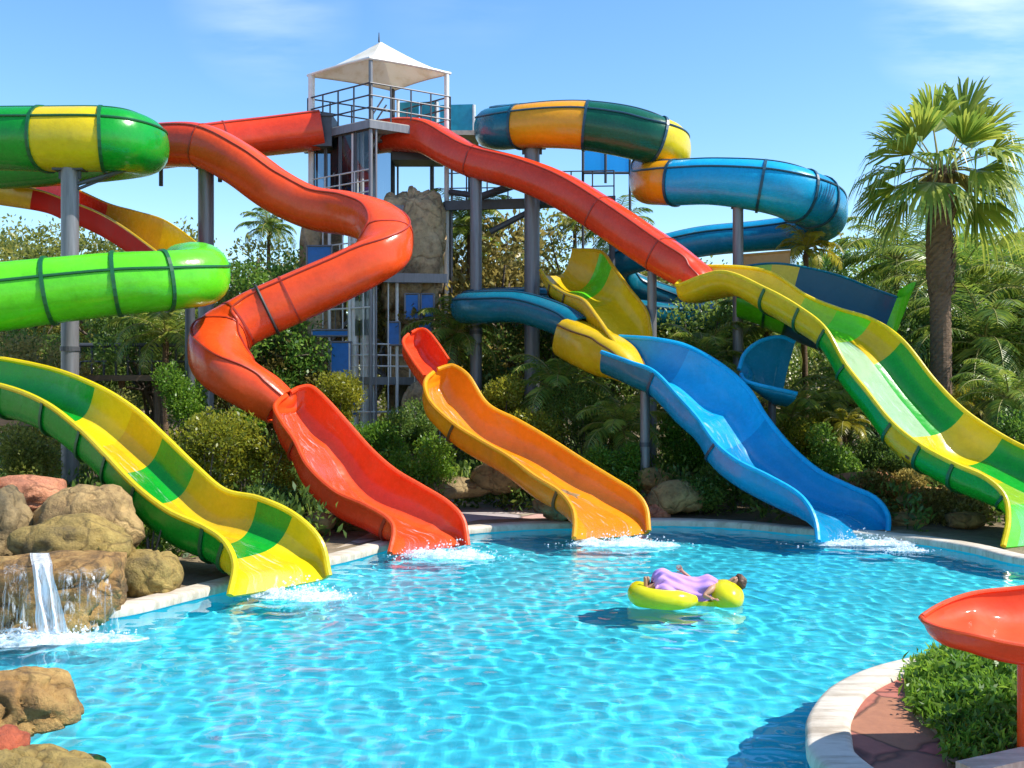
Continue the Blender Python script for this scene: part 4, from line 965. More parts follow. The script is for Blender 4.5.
# ------------------------------------------------------------------ plants
CA = np.array(CORR)
def clear(Pm, cut_above=True):
    """mask of points that stay out of the slides"""
    keep = np.ones(len(Pm), bool)
    for (x, y, z, r) in CORR:
        d = np.hypot(Pm[:, 0] - x, Pm[:, 1] - y); keep &= ~((d < r) & (Pm[:, 2] > z - .12) & (Pm[:, 2] < z + 2.2 * r + .3))
    return keep

def leaf_quads(Pm, Nn, size, rng, aspect=.45):
    """rhombic leaves at Pm pointing along Nn"""
    n = len(Pm); d = Nn / (np.linalg.norm(Nn, axis=1, keepdims=True) + 1e-9); t = rng.normal(size=(n, 3)); s = np.cross(d, t); s /= np.linalg.norm(s, axis=1, keepdims=True) + 1e-9
    nn = np.cross(d, s); l = size * rng.uniform(.6, 1.35, (n, 1)); w = l * aspect
    V = np.stack([Pm - d * l * .5, Pm + s * w * .5 + nn * l * .08, Pm + d * l * .5 - nn * l * .10, Pm - s * w * .5 + nn * l * .08], 1).reshape(-1, 3)
    Fc = np.arange(n * 4).reshape(n, 4); return V, Fc

def cloud(centres, radii, per, size, rng, aspect=.45, check=True, up=.5, shell=.55):
    Ps = []; Ns = []
    for c, r in zip(centres, radii):
        k = int(per); d = rng.normal(size=(k, 3)); d /= np.linalg.norm(d, axis=1, keepdims=True); rad = shell + (1 - shell) * rng.random((k, 1)) ** .6
        rad *= 1 + .18 * np.sin(d[:, :1] * 5 + c[0] * 3) * np.cos(d[:, 1:2] * 5 + c[1])
        Ps.append(np.array(c) + d * rad * np.array(r)); Ns.append(d * .7 + rng.normal(size=(k, 3)) * .6 + np.array([0, 0, up]))
    Pm = np.vstack(Ps); Nn = np.vstack(Ns)
    if check: k = clear(Pm); Pm = Pm[k]; Nn = Nn[k]
    return leaf_quads(Pm, Nn, size, rng, aspect)

def leaf_obj(name, V, Fc, mat, parent=None, base=None):
    return link_mesh(name, np_mesh(name, V, Fc), mat, parent, base, smooth=False)

# far wooded bank: one mass nobody could count
def far_wood():
    rng = np.random.default_rng(11); cs = []; rs = []
    prof = [(-500, 205), (-60, 212), (0, 222), (60, 228), (130, 226), (200, 236), (260, 246), (330, 262), (440, 262), (520, 266), (600, 250), (660, 262), (740, 272), (820, 268), (860, 262), (910, 240), (960, 226), (1024, 218), (1100, 210), (1500, 200)]
    px = [a for a, b in prof]; py = [b for a, b in prof]
    for Y, dy, rad in ((58, 0, 2.4), (50, 12, 2.1), (43, 26, 1.9)):
        x = -34.0
        while x < 34:
            p = x / Y * F + CX; top = CAMZ - (np.interp(p, px, py) + dy + rng.normal() * 7 - CY) * Y / F; z = top - rad * .8
            while z > 1.0:
                r = rad * rng.uniform(.75, 1.2); cs.append((x + rng.normal() * .8, Y + rng.normal() * 1.2, z)); rs.append((r, r, r * .85)); z -= rad * 1.15
            x += rad * 1.15
    V, Fc = cloud(cs, rs, 460, .28, rng, .55, False)
    o = leaf_obj('far_wood', V, Fc, 'leaf_olive'); tag(o, kind='stuff', label='olive green wood rising behind the slides', cat='wood')
far_wood()

# undergrowth of ferns and low shrubs, one tangle
def undergrowth():
    rng = np.random.default_rng(5); cs = []; rs = []
    pool = pool_off(.9)
    for i in range(900):
        y = rng.uniform(16.5, 33); x = rng.uniform(-.62, .62) * y
        if inside(x, y, pool): continue
        p = x / y * F + CX
        if y < 21 and -2.6 < x < 4: continue
        if 380 < p < 640 and y < 22.6: continue
        h = rng.uniform(.25, .55) + max(0, y - 21) * .06 * rng.random(); r = rng.uniform(.4, .8); cs.append((x, y, GZ + h)); rs.append((r, r, h + .1))
    V, Fc = cloud(cs, rs, 95, .17, rng, .4, True, .9, .3)
    o = leaf_obj('undergrowth', V, Fc, 'leaf_dark'); tag(o, kind='stuff', label='dark green undergrowth behind the pool', cat='undergrowth')
undergrowth()

# trees: crown of leaf clumps round limbs
def tree_meshes(seed, h, w, mat_leaf, leaf=.155, clumps=30, per=430, narrow=1.0):
    r = random.Random(seed); rng = np.random.default_rng(seed); mb = MB(); cs = []; rs = []
    pts = [Vector((0, 0, 0))]; 
    for k in range(1, 6): pts.append(Vector((r.uniform(-.12, .12) * k * .5, r.uniform(-.12, .12) * k * .5, h * .6 * k / 5)))
    mb.path(pts, [h * .028 * (1 - k * .13) for k in range(6)], 9)
    for k in range(clumps):
        a = r.uniform(0, 2 * math.pi); u = r.random() ** .6; z = h * r.uniform(.34, .98); env = math.sin(math.pi * min(1, max(.05, (z / h - .22) / .86))) ** .7
        c = Vector((math.cos(a) * w * .5 * u * env * narrow, math.sin(a) * w * .5 * u * env * narrow, z)); s = w * r.uniform(.13, .22) * (1.1 - .4 * u); cs.append(tuple(c)); rs.append((s, s, s * .75))
        b = pts[r.randint(2, 5)]; m = (b + c) / 2 + Vector((0, 0, -.1 * h * .3)); mb.path([b, m, c], [h * .010, h * .007, h * .003], 5)
    V, Fc = cloud(cs, rs, per, leaf, rng, .5, False, .35, .35)
    tm = bpy.data.meshes.new('trunk'); tm.from_pydata(mb.v, [], mb.f); tm.update(); cm = np_mesh('crown', V, Fc)
    tm.materials.append(M['bark2']); cm.materials.append(M[mat_leaf]); tm.polygons.foreach_set('use_smooth', [True] * len(tm.polygons)); return tm, cm

def thing_copy(src, loc, rz, sc, label, group=None):
    r = src.copy(); COL.objects.link(r); r.location = loc; r.rotation_euler = (0, 0, rz); r.scale = (sc, sc, sc); r['label'] = label
    if group: r['group'] = group
    for ch in list(src.children):
        c_ = ch.copy(); COL.objects.link(c_); c_.parent = r
        for g in ch.children: d = g.copy(); COL.objects.link(d); d.parent = c_
    return r

def tree_proto(seed, h, w, ml, **k):
    tm, cm = tree_meshes(seed, h, w, ml, **k); t = thing('tree', (0, 0, 0), '', 'tree', 'trees behind the slides')
    for nm, me in (('trunk', tm), ('crown', cm)): o = bpy.data.objects.new(nm, me); COL.objects.link(o); o.parent = t
    return t
PROTO = {}
def put_tree(kind, px, ytop, Y, label, seed=0):
    h0 = {'olive': 7.0, 'green': 7.0, 'dark': 6.0, 'brown': 5.0, 'tall': 8.0}[kind]
    top = P(px, ytop, Y); ht = top.z - terrain(top.x, Y); sc = ht / h0; loc = (top.x, Y, terrain(top.x, Y) - .05); r = random.Random(seed + int(px * 7)); rz = r.uniform(0, 6.28)
    if kind not in PROTO:
        ml = {'olive': 'leaf_olive', 'green': 'leaf_green', 'dark': 'leaf_dark', 'brown': 'leaf_brown', 'tall': 'leaf_olive'}[kind]
        t = tree_proto({'olive': 1, 'green': 2, 'dark': 3, 'brown': 4, 'tall': 5}[kind], h0, {'olive': 6.4, 'green': 5.6, 'dark': 6, 'brown': 5.5, 'tall': 4.2}[kind], ml); PROTO[kind] = t
        t.location = loc; t.rotation_euler = (0, 0, rz); t.scale = (sc,) * 3; t['label'] = label; return t
    return thing_copy(PROTO[kind], loc, rz, sc, label)
for a in [
    ('olive', 18, 232, 35, 'olive tree at the far left, left of the tall grey post under the spiral slide'),
    ('olive', 112, 242, 34, 'olive tree seen under the red and yellow trough, right of the tall grey post'),
    ('dark', 45, 330, 28.5, 'dark tree in shade under the bright green tube, left of the tall grey post'),
    ('dark', 150, 300, 29.5, 'dark tree above the railed platform behind the bright green tube'),
    ('olive', 232, 238, 33, 'olive thin tree right of the post under the left bend of the vermilion slide'),
    ('green', 262, 262, 30, 'green tree inside the left loop of the vermilion slide'),
    ('brown', 28, 345, 26.5, 'dry brown bush-like tree at far left below the bright green tube'),
    ('brown', 268, 345, 30, 'rust brown small tree left of the tower foot'),
    ('brown', 490, 238, 33, 'broad brown tree seen between the two middle posts'),
    ('brown', 448, 262, 34, 'brown tree just right of the tower'),
    ('dark', 560, 300, 29.8, 'dark tree right of the stout middle post, above the teal tube'),
    ('olive', 588, 225, 36, 'olive tree beneath the red flume, left of the yellow trough'),
    ('dark', 700, 300, 29.5, 'dark tree behind the slim post at the end of the red flume'),
    ('olive', 690, 268, 36, 'pale olive tree under the blue tube, left of its grey post'),
    ('green', 872, 246, 34, 'green tree left of the tall palm trunk'),
    ('dark', 905, 300, 28.8, 'dark tree directly left of the tall palm trunk at the green chute'),
    ('green', 1010, 232, 30, 'large green tree at the right frame edge beside the tall palm'),
    ('dark', 975, 300, 27.5, 'dark tree right of the tall palm trunk'),
    ('olive', 975, 250, 35, 'olive tree behind the tall palm, right of its trunk'),
    ('green', 1070, 290, 26, 'green tree cut by the right frame edge, nearest of the right trees'),
]: put_tree(*a)

# feathery palms
def feather_frond(mb, base, az, e0, length, rng, droop=1.0, n=30, lw=.035, ll=.55):
    d = Vector((math.cos(az), math.sin(az), 0)); sd = Vector((-math.sin(az), math.cos(az), 0)); p = Vector(base); e = e0; pts = [p.copy()]; seg = length / 14; tw = rng.uniform(-.3, .3)
    for k in range(14):
        e -= droop * (1.75 / 14) * (.35 + k / 10); p = p + (d * math.cos(e) + Vector((0, 0, math.sin(e)))) * seg; pts.append(p.copy())
    mb.path(pts, [.028 * (1 - .8 * k / 14) + .004 for k in range(15)], 5, 1)
    for k in range(n):
        s = .12 + .88 * k / n; f = s * 14; i = min(int(f), 13); q = pts[i].lerp(pts[i + 1], f - i); tg = (pts[i + 1] - pts[i]).normalized(); up = sd.cross(tg)
        l = ll * length / 2.2 * (math.sin(math.pi * (.12 + .86 * s)) ** .6) * rng.uniform(.85, 1.1)
        for sgn in (-1, 1):
            o = (sd * sgn * .85 + tg * .55 + up * (.18 + tw * sgn * .3) + Vector((rng.uniform(-.1, .1),) * 3)).normalized(); w = tg * lw * rng.uniform(.8, 1.2)
            m = q + o * l * .55; t_ = q + o * l + Vector((0, 0, -.28 * l))
            mb.add([q - w * .5, q + w * .5, m + w * .7, t_, m - w * .7], [(0, 1, 2, 3, 4)], 0)

def palm_proto(seed, trunk_h, fl, nf, ml, e_lo=-.3, droop=1.0, ll=.55):
    rng = random.Random(seed); t = thing('palm_tree', (0, 0, 0), '', 'palm', 'feathery palms in the planting'); mb = MB(); pts = []
    for k in range(9): pts.append(Vector((.05 * math.sin(k), .04 * math.cos(k * 1.7), trunk_h * k / 8)))
    mb.path(pts, [.15 - .006 * k + (.012 if k % 2 else 0) for k in range(9)], 12); mb.build('trunk', 'bark', t, smooth=True)
    mb = MB(); top = pts[-1]
    for k in range(nf): feather_frond(mb, top, k * 2.399 + rng.uniform(-.2, .2), e_lo + (1.45 - e_lo) * (1 - k / nf) ** .9, fl * rng.uniform(.8, 1.1), rng, droop, ll=ll)
    mb.build('fronds', [ml, 'petiole'], t); return t
PP = {}
def put_palm(kind, px, ycrown, Y, sc, label, rz=0.0):
    c = P(px, ycrown, Y); g = terrain(c.x, Y); key = (kind, round((c.z - g) / sc * 2) / 2); th = max(.15, key[1]); loc = (c.x, Y, c.z - th * sc)
    if key not in PP:
        ml, nf, fl = {'a': ('frond', 22, 2.6), 'b': ('frond_yellow', 15, 2.0), 'c': ('frond', 26, 3.3)}[kind]
        PP[key] = palm_proto(len(PP) + 3, th, fl, nf, ml); t = PP[key]; t.location = loc; t.rotation_euler = (0, 0, rz); t.scale = (sc,) * 3; t['label'] = label; return
    thing_copy(PP[key], loc, rz, sc, label)
for k, a in enumerate([
    ('a', 268, 228, 33, .5, 'small palm top standing above the trees left of the tower'),
    ('a', 470, 228, 31.5, .75, 'dark palm between the tower and the thinner middle post'),
    ('a', 618, 232, 33, .7, 'palm behind the red flume, above the yellow trough'),
    ('b', 575, 225, 35, .6, 'spindly pale palm left of the red flume'),
    ('b', 805, 250, 27.3, .62, 'yellowish palm spraying over the tan trough under the blue loop'),
    ('c', 896, 262, 32, .85, 'palm with drooping fronds left of the tall palm trunk'),
    ('c', 985, 345, 25.5, .85, 'big arching palm right of the tall palm trunk'),
    ('c', 1050, 300, 26.5, 1.0, 'arching palm leaning in from the right frame edge'),
    ('c', 955, 300, 29, .9, 'palm behind the tall palm trunk, arching both ways'),
    ('a', 850, 405, 25.5, .8, 'palm under the yellow side of the green chute'),
    ('a', 790, 420, 24.5, .62, 'low palm below the blue scoop'),
    ('b', 845, 425, 23.5, .45, 'yellow tipped low palm against the green chute side'),
    ('a', 705, 365, 26.5, .7, 'palm between the slim post and the blue chute'),
    ('a', 560, 395, 26, .75, 'dark feathery palm left of the blue chute head'),
    ('a', 620, 430, 24.2, .6, 'low feathery palm left of the blue chute'),
    ('a', 165, 335, 27, .7, 'palm in shade under the bright green tube'),
    ('b', 960, 405, 24, .5, 'low yellowish palm between the tall palm and the green chute'),
    ('a', 1010, 400, 22.5, .6, 'low palm at the right frame edge above the green chute'),
    ('a', 455, 335, 28.5, .7, 'pale green palm behind the thinner middle post'),
    ('a', 765, 330, 27.5, .7, 'palm above the blue scoop, behind the yellow trough'),
]): put_palm(*a, rz=k * 1.3)

# the tall fan palm
def fan_palm():
    base = P(937, 470, 24.0); cx = P(942, 170, 24.0); t = thing('palm_tree', (base.x, 24.0, GZ), 'tall fan palm with a thick dark trunk and ragged crown at the right', 'palm'); rng = random.Random(4)
    mb = MB(); n = 90; K = 18; vs = []
    for i in range(n):
        s = i / (n - 1); z = GZ + (cx.z - GZ) * s; x = base.x + (cx.x - base.x) * s + .05 * math.sin(s * 5); r = .225 + .05 * (1 - s) ** 3
        if s > .62: r += .065 * min(1, (s - .62) / .06) * (1 if s < .97 else (1 - (s - .97) / .03 * .5))
        for j in range(K):
            a = 2 * math.pi * j / K; q = r * (1 + .05 * noise.noise(Vector((math.cos(a) * 3, math.sin(a) * 3, z * 4)))) + (.018 if (i + j) % 2 else -.008) * (1.5 if s > .62 else 1); vs.append((x + math.cos(a) * q, 24.0 + math.sin(a) * q, z))
    mb.add(vs, grid_faces(n, K, True)); mb.add([v for v in vs[-K:]], [tuple(range(K))])
    tk = mb.build('trunk', 'bark', t, smooth=False)
    sk = MB()
    for k in range(340):                                     # old leaf bases shagging the upper trunk
        s = .62 + .37 * rng.random(); a = rng.uniform(0, 6.283); z = GZ + (cx.z - GZ) * s; r = .275; o = Vector((math.cos(a), math.sin(a), 0)); q = Vector((cx.x, 24.0, z)) + o * r; sd = Vector((-o.y, o.x, 0)) * .035
        sk.add([q - sd, q + sd, q + o * .07 + Vector((0, 0, .16)) + sd * .4, q + o * .07 + Vector((0, 0, .16)) - sd * .4], [(0, 1, 2, 3)])
    sk.build('leaf_base', 'bark', tk)
    mb = MB(); top = Vector((cx.x, 24.0, cx.z))
    specs = []
    for k, (ang, ry) in enumerate(((90, .3), (78, -.3), (102, -.15), (112, .5), (66, .35), (128, -.3), (140, .3), (52, -.4), (40, .25), (157, -.35), (168, .4), (180, -.2), (22, -.3), (8, .35), (-4, -.35), (195, .3), (205, -.5), (-18, .2), (-28, -.5), (222, .1), (-42, .1), (75, -1.3), (110, 1.3), (30, -1.6), (150, -1.7), (-10, -1.8), (190, 1.8), (0, 1.8), (215, -1.2), (-35, 1.3))):
        v = Vector((math.cos(R(ang)), ry, math.sin(R(ang)))).normalized(); specs.append(v)
    for dv in specs:
        az = math.atan2(dv.y, dv.x); el = math.asin(dv.z)
        o = Vector((math.cos(az), math.sin(az), 0)); d = (o * math.cos(el) + Vector((0, 0, math.sin(el)))).normalized(); pl = rng.uniform(.80, 1.0) * (1.25 if el > .9 else 1); sag = .3 if el < .3 else .1
        p0 = top + o * .12; p1 = p0 + d * pl * .55; p2 = p0 + d * pl + Vector((0, 0, -sag * pl * .4)); mb.path([p0, p1, p2], [.030, .022, .014], 5, 1)
        d2 = (p2 - p1).normalized(); sd = d2.cross(Vector((0, 0, 1))).normalized(); up = sd.cross(d2); roll = rng.uniform(-.5, .5); sd, up = sd * math.cos(roll) + up * math.sin(roll), up * math.cos(roll) - sd * math.sin(roll)
        ns = 26; fl = rng.uniform(1.15, 1.4)
        for j in range(ns):
            a = (j / (ns - 1) - .5) * 2 * 1.05; ll = fl * (.62 + .38 * math.cos(a * .75)) * rng.uniform(.85, 1.08); u = d2 * math.cos(a) + sd * math.sin(a) + up * (.22 * abs(math.sin(a)) + rng.uniform(-.08, .08)); u.normalize()
            w = u.cross(up).normalized() * .044; dr = rng.uniform(.25, .55) * (1.3 if el < .6 else .35)
            q1 = p2 + u * ll * .5; q2 = p2 + u * ll * .8 + Vector((0, 0, -dr * ll * .3)); q3 = p2 + u * ll * .98 + Vector((rng.uniform(-.03, .03), rng.uniform(-.03, .03), -dr * ll))
            mb.add([p2 - w * .25, p2 + w * .25, q1 + w, q2 + w * .65, q3, q2 - w * .65, q1 - w], [(0, 1, 2, 6), (6, 2, 3, 5), (5, 3, 4)], 0)
    mb.build('fronds', ['frond', 'petiole'], t)
    mb = MB()                                                # dead skirt under the crown
    for k in range(26):
        az = rng.uniform(0, 6.283); o = Vector((math.cos(az), math.sin(az), 0)); p0 = top + o * .2 + Vector((0, 0, -.1)); l = rng.uniform(.35, .8); p1 = p0 + o * l * .5 + Vector((0, 0, -.1)); p2 = p0 + o * l * .75 + Vector((0, 0, -l * .75)); sd = Vector((-o.y, o.x, 0)) * .05
        mb.add([p0 - sd * .4, p0 + sd * .4, p1 + sd, p2, p1 - sd], [(0, 1, 2, 3, 4)])
    mb.build('dead_skirt', 'leaf_brown', t)
fan_palm()

# shrubs one can tell apart
def shrub(px, py, Y, w, h, mat, label, seed, leaf=.08, per=800, lumps=8):
    rng = np.random.default_rng(seed); c = P(px, py, Y); W = w * Y / F; Hh = h * Y / F; base = GZ; cs = []; rs = []
    for k in range(lumps):
        a = rng.uniform(0, 6.28); u = rng.random() ** .5; s = W * rng.uniform(.2, .3); zz = c.z + Hh * rng.uniform(-.32, .28); cs.append((c.x + math.cos(a) * u * W * .34, Y + math.sin(a) * u * W * .3, zz)); rs.append((s, s, min(s, Hh * .3)))
    cs.append((c.x, Y, (c.z + base) / 2)); rs.append((W * .4, W * .35, max(.2, (c.z - base) / 2 + Hh * .2)))
    t = thing('shrub', (c.x, Y, GZ), label, 'shrub', 'shrubs behind the pool')
    mb = MB(); r = random.Random(seed)
    for q in cs[:-1]: mb.path([(c.x, Y, GZ - .02), ((c.x + q[0]) / 2, (Y + q[1]) / 2, q[2] * .6), q], [.03, .02, .01], 5)
    mb.build('stems', 'bark2', t)
    V, Fc = cloud(cs, rs, per, leaf, rng, .5, True, .5, .3); leaf_obj('foliage', V, Fc, mat, t)
for i, a in enumerate([
    (205, 452, 19.6, 96, 78, 'leaf_lime', 'yellow green shrub right behind the checkered chute'),
    (258, 462, 19.9, 84, 84, 'leaf_lime', 'rounded yellow green shrub left of the red chute'),
    (240, 415, 21.3, 60, 56, 'leaf_bright', 'bright green shrub below the left loop of the vermilion slide'),
    (282, 500, 19.2, 70, 60, 'leaf_dark', 'dark shrub in the shade of the red chute'),
    (378, 440, 23.2, 70, 60, 'leaf_bright', 'bright green shrub behind the top of the red chute'),
    (418, 462, 22.9, 84, 50, 'leaf_bright', 'low green shrub between the red and orange chutes'),
    (412, 430, 24.5, 60, 60, 'leaf_dark', 'dark shrub at the foot of the tower'),
    (500, 398, 25.5, 60, 56, 'leaf_lime', 'yellow green shrub at the foot of the thinner middle post'),
    (590, 412, 25.0, 90, 70, 'leaf_dark', 'dark shrub right of the stout middle post'),
    (615, 466, 22.9, 64, 50, 'leaf_bright', 'green shrub above the end of the orange chute'),
    (122, 505, 15.9, 80, 56, 'leaf_lime', 'low yellow green creeper beside the pink slab, under the checkered chute'),
    (150, 535, 15.0, 50, 40, 'leaf_bright', 'small green shrub behind the round smooth boulder'),
    (700, 485, 22.3, 80, 40, 'leaf_dark', 'dark shrub under the blue chute'),
    (835, 455, 23.0, 70, 60, 'leaf_green', 'green shrub right of the blue chute'),
    (885, 490, 21.8, 80, 40, 'leaf_brown', 'dry brownish shrub in the bed right of the blue chute'),
    (950, 505, 20.6, 80, 40, 'leaf_brown', 'dry brown shrub under the green chute'),
    (1005, 440, 22.0, 90, 60, 'leaf_green', 'green shrub above the green chute at the right frame edge'),
    (885, 455, 22.8, 60, 60, 'leaf_dark', 'dark shrub left of the green chute side'),
    (100, 420, 24.0, 110, 70, 'leaf_olive', 'olive shrub right of the tall grey post below the platform'),
    (330, 402, 25.0, 70, 60, 'leaf_lime', 'yellow green shrub at the left foot of the tower'),
    (540, 430, 24.3, 70, 50, 'leaf_lime', 'yellow green shrub right of the orange chute, below the stout middle post'),
    (690, 440, 23.6, 70, 60, 'leaf_bright', 'bright green shrub right of the slim post under the blue chute'),
    (800, 440, 23.9, 70, 60, 'leaf_lime', 'yellow green shrub below the blue scoop'),
    (190, 395, 24.5, 70, 60, 'leaf_bright', 'bright green shrub below the railed platform'),
    (30, 455, 20.5, 80, 70, 'leaf_olive', 'olive shrub behind the pink sandstone slab'),
]): shrub(*a[:6], a[6], 60 + i)
# ------------------------------------------------------------------ the island at the front right
def island():
    Q = [np.array(p) for p in pool_off(.325)]
    n = len(Q); sel = [p for p in Q if 1.5 < p[0] < 12 and 2.0 < p[1] < 12.5 and not (p[0] > 9.0 and p[1] > 12.0)]
    pts = [(float(p[0]), float(p[1])) for p in sel]
    pts = pts + [(12, 2.2), (12, 12.4)] if pts[0][1] > pts[-1][1] else pts + [(12, 12.4), (12, 2.2)]
    bm = bmesh.new(); vs = [bm.verts.new((x, y, GZ + .012)) for x, y in pts]; f = bm.faces.new(vs); bmesh.ops.triangulate(bm, faces=[f]); bmesh.ops.recalc_face_normals(bm, faces=bm.faces)
    me = bpy.data.meshes.new('paving'); bm.to_mesh(me); bm.free()
    if me.polygons[0].normal.z < 0: me.flip_normals()
    tag(link_mesh('paving', me, 'flag_red', base=(4, 8, GZ), smooth=False), kind='structure')
    bed = [gp(912, 672, .12), gp(908, 690, .12), gp(914, 715, .12), gp(942, 738, .12), gp(948, 768, .12), gp(990, 762, .12), gp(1030, 752, .12), (6.3, 8.6), (6.6, 10.2), gp(985, 655, .12), gp(940, 658, .12)]
    rng = np.random.default_rng(8); bx = [p[0] for p in bed]; by = [p[1] for p in bed]; Ps = []
    while len(Ps) < 14000:
        x = rng.uniform(min(bx), max(bx)); y = rng.uniform(min(by), max(by))
        if inside(x + rng.normal() * .05, y + rng.normal() * .05, bed):
            hm = .30 + .10 * noise.noise(Vector((x * 1.6, y * 1.6, 0))) + .06 * noise.noise(Vector((x * 5, y * 5, 2))); e = min(min(math.hypot(x - (p[0] + (q[0] - p[0]) * u / 4), y - (p[1] + (q[1] - p[1]) * u / 4)) for u in range(4)) for p, q in zip(bed, bed[1:] + bed[:1])); Ps.append((x, y, GZ + .03 + hm * min(1, .3 + e * 1.6) * rng.random() ** .55))
    Pm = np.array(Ps); b = P(1022, 660, 7.55); Pm = Pm[np.hypot(Pm[:, 0] - b.x, Pm[:, 1] - b.y) > .1]
    Nn = rng.normal(size=Pm.shape) * .8 + np.array([0, 0, .75]); V, Fc = leaf_quads(Pm, Nn, .115, rng, .30)
    o = leaf_obj('ground_cover', V, Fc, 'leaf_bright'); tag(o, kind='stuff', label='dense strappy green ground cover on the island', cat='ground cover')
    mb = MB(); mb.prism(bed[::-1], GZ + .014, GZ + .06); tag(mb.build('bed_soil', 'soil', base=(4.5, 9, GZ)), kind='structure')
    # pale kerb at the near side of the bed
    a = gp(962, 770, .2); c = gp(1060, 748, .2); mb = MB(); m = ((a[0] + c[0]) / 2, (a[1] + c[1]) / 2 - .08); mb.box((*m, GZ + .08), (math.hypot(c[0] - a[0], c[1] - a[1]), .2, .16), math.atan2(c[1] - a[1], c[0] - a[0]))
    tag(mb.build('bed_kerb', 'coping'), 'short pale stone kerb at the near side of the planted island', 'kerb')
island()

# ------------------------------------------------------------------ bather on the yellow float
def skin_chain(name, joints, edges, mat, parent, lv=2, root=0):
    me = bpy.data.meshes.new(name); me.from_pydata([j[:3] for j in joints], edges, []); o = link_mesh(name, me, mat, parent, smooth=False)
    md = o.modifiers.new('Skin', 'SKIN'); md.use_smooth_shade = True
    if not me.skin_vertices:
        bpy.context.view_layer.objects.active = o; o.select_set(True)
        me.attributes.new  # layer is made by the modifier below
    sv = me.skin_vertices[0].data if me.skin_vertices else None
    if sv:
        for i, j in enumerate(joints): sv[i].radius = (j[3], j[4] if len(j) > 4 else j[3]); sv[i].use_root = (i == root)
    ss = o.modifiers.new('Subdivision', 'SUBSURF'); ss.levels = lv; ss.render_levels = lv
    return o

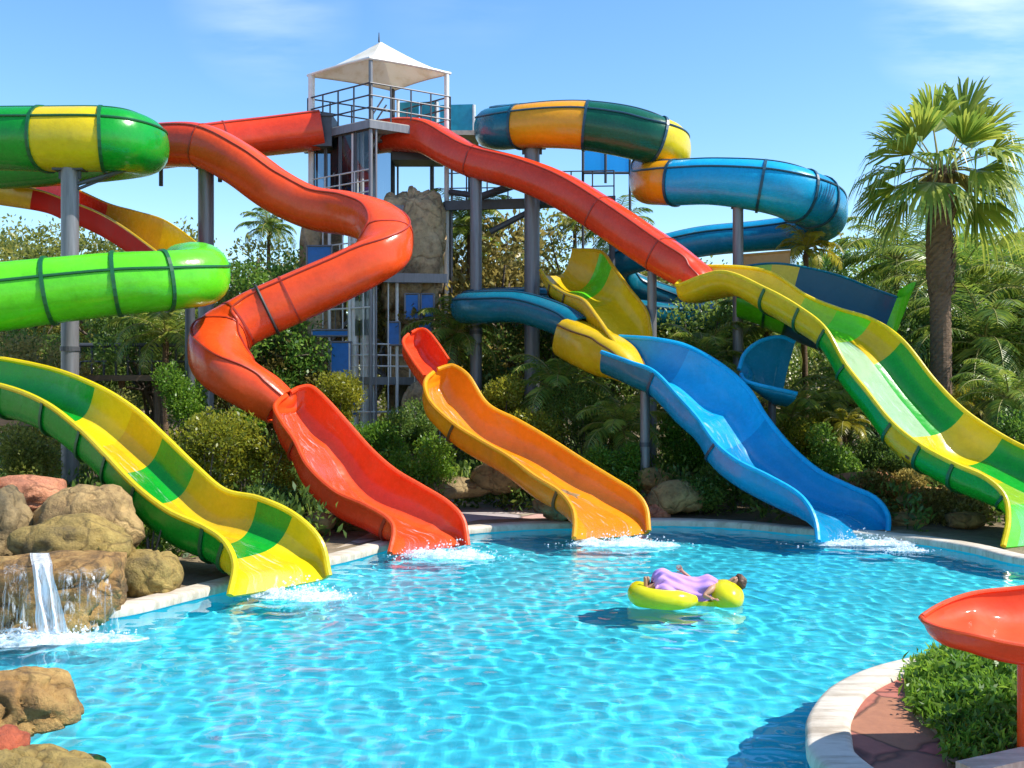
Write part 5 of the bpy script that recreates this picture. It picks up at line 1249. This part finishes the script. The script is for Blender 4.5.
def bather():
    Y = 13.6; b = P(690, 596, Y); k = Y / F
    # float: a curved lounger with a thick head roll
    fl = thing('pool_float', (b.x, Y, WZ), 'yellow inflatable lounger with a curved foot end and thick round head roll', 'pool float')
    def W(px, py, dy=0): v = P(px, py, Y + dy); return v
    mb = MB(); pts = [W(646, 586, .42), W(640, 590, .3), W(638, 593, .12), W(640, 596, -.08), W(650, 599, -.22), W(668, 601, -.27), W(684, 601, -.24), W(695, 600, -.16)]
    pp = catmull([tuple(p) for p in pts], 5); n = len(pp); rr = [.145 * min(1, .45 + 3.0 * min(i, n - 1 - i) / n) for i in range(n)]; mb.path([tuple(p) for p in pp], rr, 16); mb.build('side_tube', 'vinyl', fl, smooth=True)
    mb = MB(); pts = [W(652, 590, .45), W(668, 592, .5), W(690, 593, .5), W(710, 592, .45)]; pp = catmull([tuple(p) for p in pts], 5); mb.path([tuple(p) for p in pp], [.12] * len(pp), 14); mb.build('side_tube', 'vinyl', fl, smooth=True)
    me = rock_mesh(W(725, 596, .05), (.25, .36, .22), 3, 4, .0, fine=.0); o = link_mesh('head_roll', me, 'vinyl', fl)
    mb = MB(); mb.box(W(683, 600, .12), (.92, .56, .07)); mb.build('mat', 'vinyl', fl)
    # bather, lying on the back, head on the roll at the right, knees a little raised
    t = thing('person', (b.x, Y, WZ + .1), 'person in a lavender wrap lying back on the yellow float, one hand raised', 'person')
    def J(px, py, dy, r, r2=None): v = W(px, py, dy); return (v.x, v.y, v.z, r, r2 or r)
    js = [J(690, 591, .12, .115, .10), J(700, 588, .10, .11, .10), J(711, 587, .08, .125, .10), J(721, 586, .06, .055), J(727, 585, .05, .05), J(735, 582.5, .04, .085, .095), J(740, 580.5, .04, .075),      # pelvis..head
          J(676, 588, .0, .075), J(662, 583, -.02, .056), J(652, 587, -.02, .045), J(646, 588.5, -.02, .033), J(645, 576, -.03, .032, .024),                  # near leg, foot up
          J(676, 588, .24, .075), J(663, 581, .27, .056), J(654, 586, .27, .044), J(648, 587.5, .27, .033), J(648, 576, .27, .032, .024),                # far leg
          J(712, 589, -.10, .05), J(704, 596, -.17, .036), J(708.5, 597.5, -.22, .027),                                                                        # near arm resting
          J(710, 583, .27, .05), J(692, 580, .40, .036), J(684, 573, .38, .026)]                                                                             # far arm lifted
    ed = [(0, 1), (1, 2), (2, 3), (3, 4), (4, 5), (5, 6), (0, 7), (7, 8), (8, 9), (9, 10), (10, 11), (0, 12), (12, 13), (13, 14), (14, 15), (15, 16), (2, 17), (17, 18), (18, 19), (2, 20), (20, 21), (21, 22)]
    # hands: palm and five fingers each, grown on the same body
    def hand(wrist, d, side, up):
        i0 = len(js); w = Vector(js[wrist][:3]); d = d.normalized(); side = side.normalized()
        c = w + d * .06; js.append((*c, .026, .014)); ed.append((wrist, i0))
        for q, (off, l) in enumerate(((-.030, .060), (-.010, .075), (.010, .070), (.030, .052))):
            a = c + side * off + d * .035; js.append((*a, .0085)); m = a + d * l * .5 + up * .012; js.append((*m, .008)); e = m + d * l * .45 - up * .012; js.append((*e, .0065)); k0 = len(js); ed.extend([(i0, k0 - 3), (k0 - 3, k0 - 2), (k0 - 2, k0 - 1)])
        a = c + side * -.04 - d * .01; js.append((*a, .010)); e = a + side * -.02 + d * .04; js.append((*e, .008)); k0 = len(js); ed.extend([(i0, k0 - 2), (k0 - 2, k0 - 1)])
    hand(22, Vector((-.5, -.2, .55)), Vector((.8, .1, .6)), Vector((0, -1, 0))); hand(19, Vector((.55, -.5, -.1)), Vector((.5, .8, 0)), Vector((0, 0, 1)))
    skin_chain('body', js, ed, 'skin', t)
    # face on the head, turned up and to the viewer
    hc = W(736, 582, .04); 
    mb = MB()
    for s in (-1, 1): q = hc + Vector((-.005 + .0, -.075, .03 + .028 * s)); mb.add([q + Vector((-.006, 0, -.008)), q + Vector((.006, 0, -.008)), q + Vector((.008, -.004, .008)), q + Vector((-.006, -.004, .008))], [(0, 1, 2, 3)])
    mb.build('eyes', 'black', t)
    me = rock_mesh(hc + Vector((-.03, -.055, .055)), (.016, .02, .014), 2, 2, .02, fine=0); link_mesh('nose', me, 'skin', t)
    me = rock_mesh(hc + Vector((.065, .015, .0)), (.085, .115, .105), 6, 4, .16, fine=.10); link_mesh('hair', me, 'hair', t)
    # lavender wrap draped from chest to shins
    mb = MB(); st = [(717, 586.5, .12, .09), (709, 585, .21, .135), (697, 587, .20, .115), (684, 585.5, .235, .125), (671, 581, .25, .12), (662, 577.5, .27, .11), (656, 580.5, .26, .10), (653, 585, .25, .085)]
    D = catmull(st, 6); vs = []; K = 36
    for i, (px, py, wd, hh) in enumerate(D):
        c = W(px, py, .10)
        for j in range(K + 1):
            a = math.pi * j / K; fold = 1 + .13 * math.sin(j * .62 + i * .22) * min(1, i / 10) + .07 * math.sin(j * 1.3 - i * .33); vs.append(c + Vector((.02 * math.sin(j * 1.7), -math.cos(a) * wd * fold * 1.02, (math.sin(a) * hh * fold) - .15 * (abs(math.cos(a)) ** 3) )))
    mb.add(vs, grid_faces(len(D), K + 1, False)); o = mb.build('wrap', 'cloth', t, smooth=2); md = o.modifiers.new('Solidify', 'SOLIDIFY'); md.thickness = .012
bather()
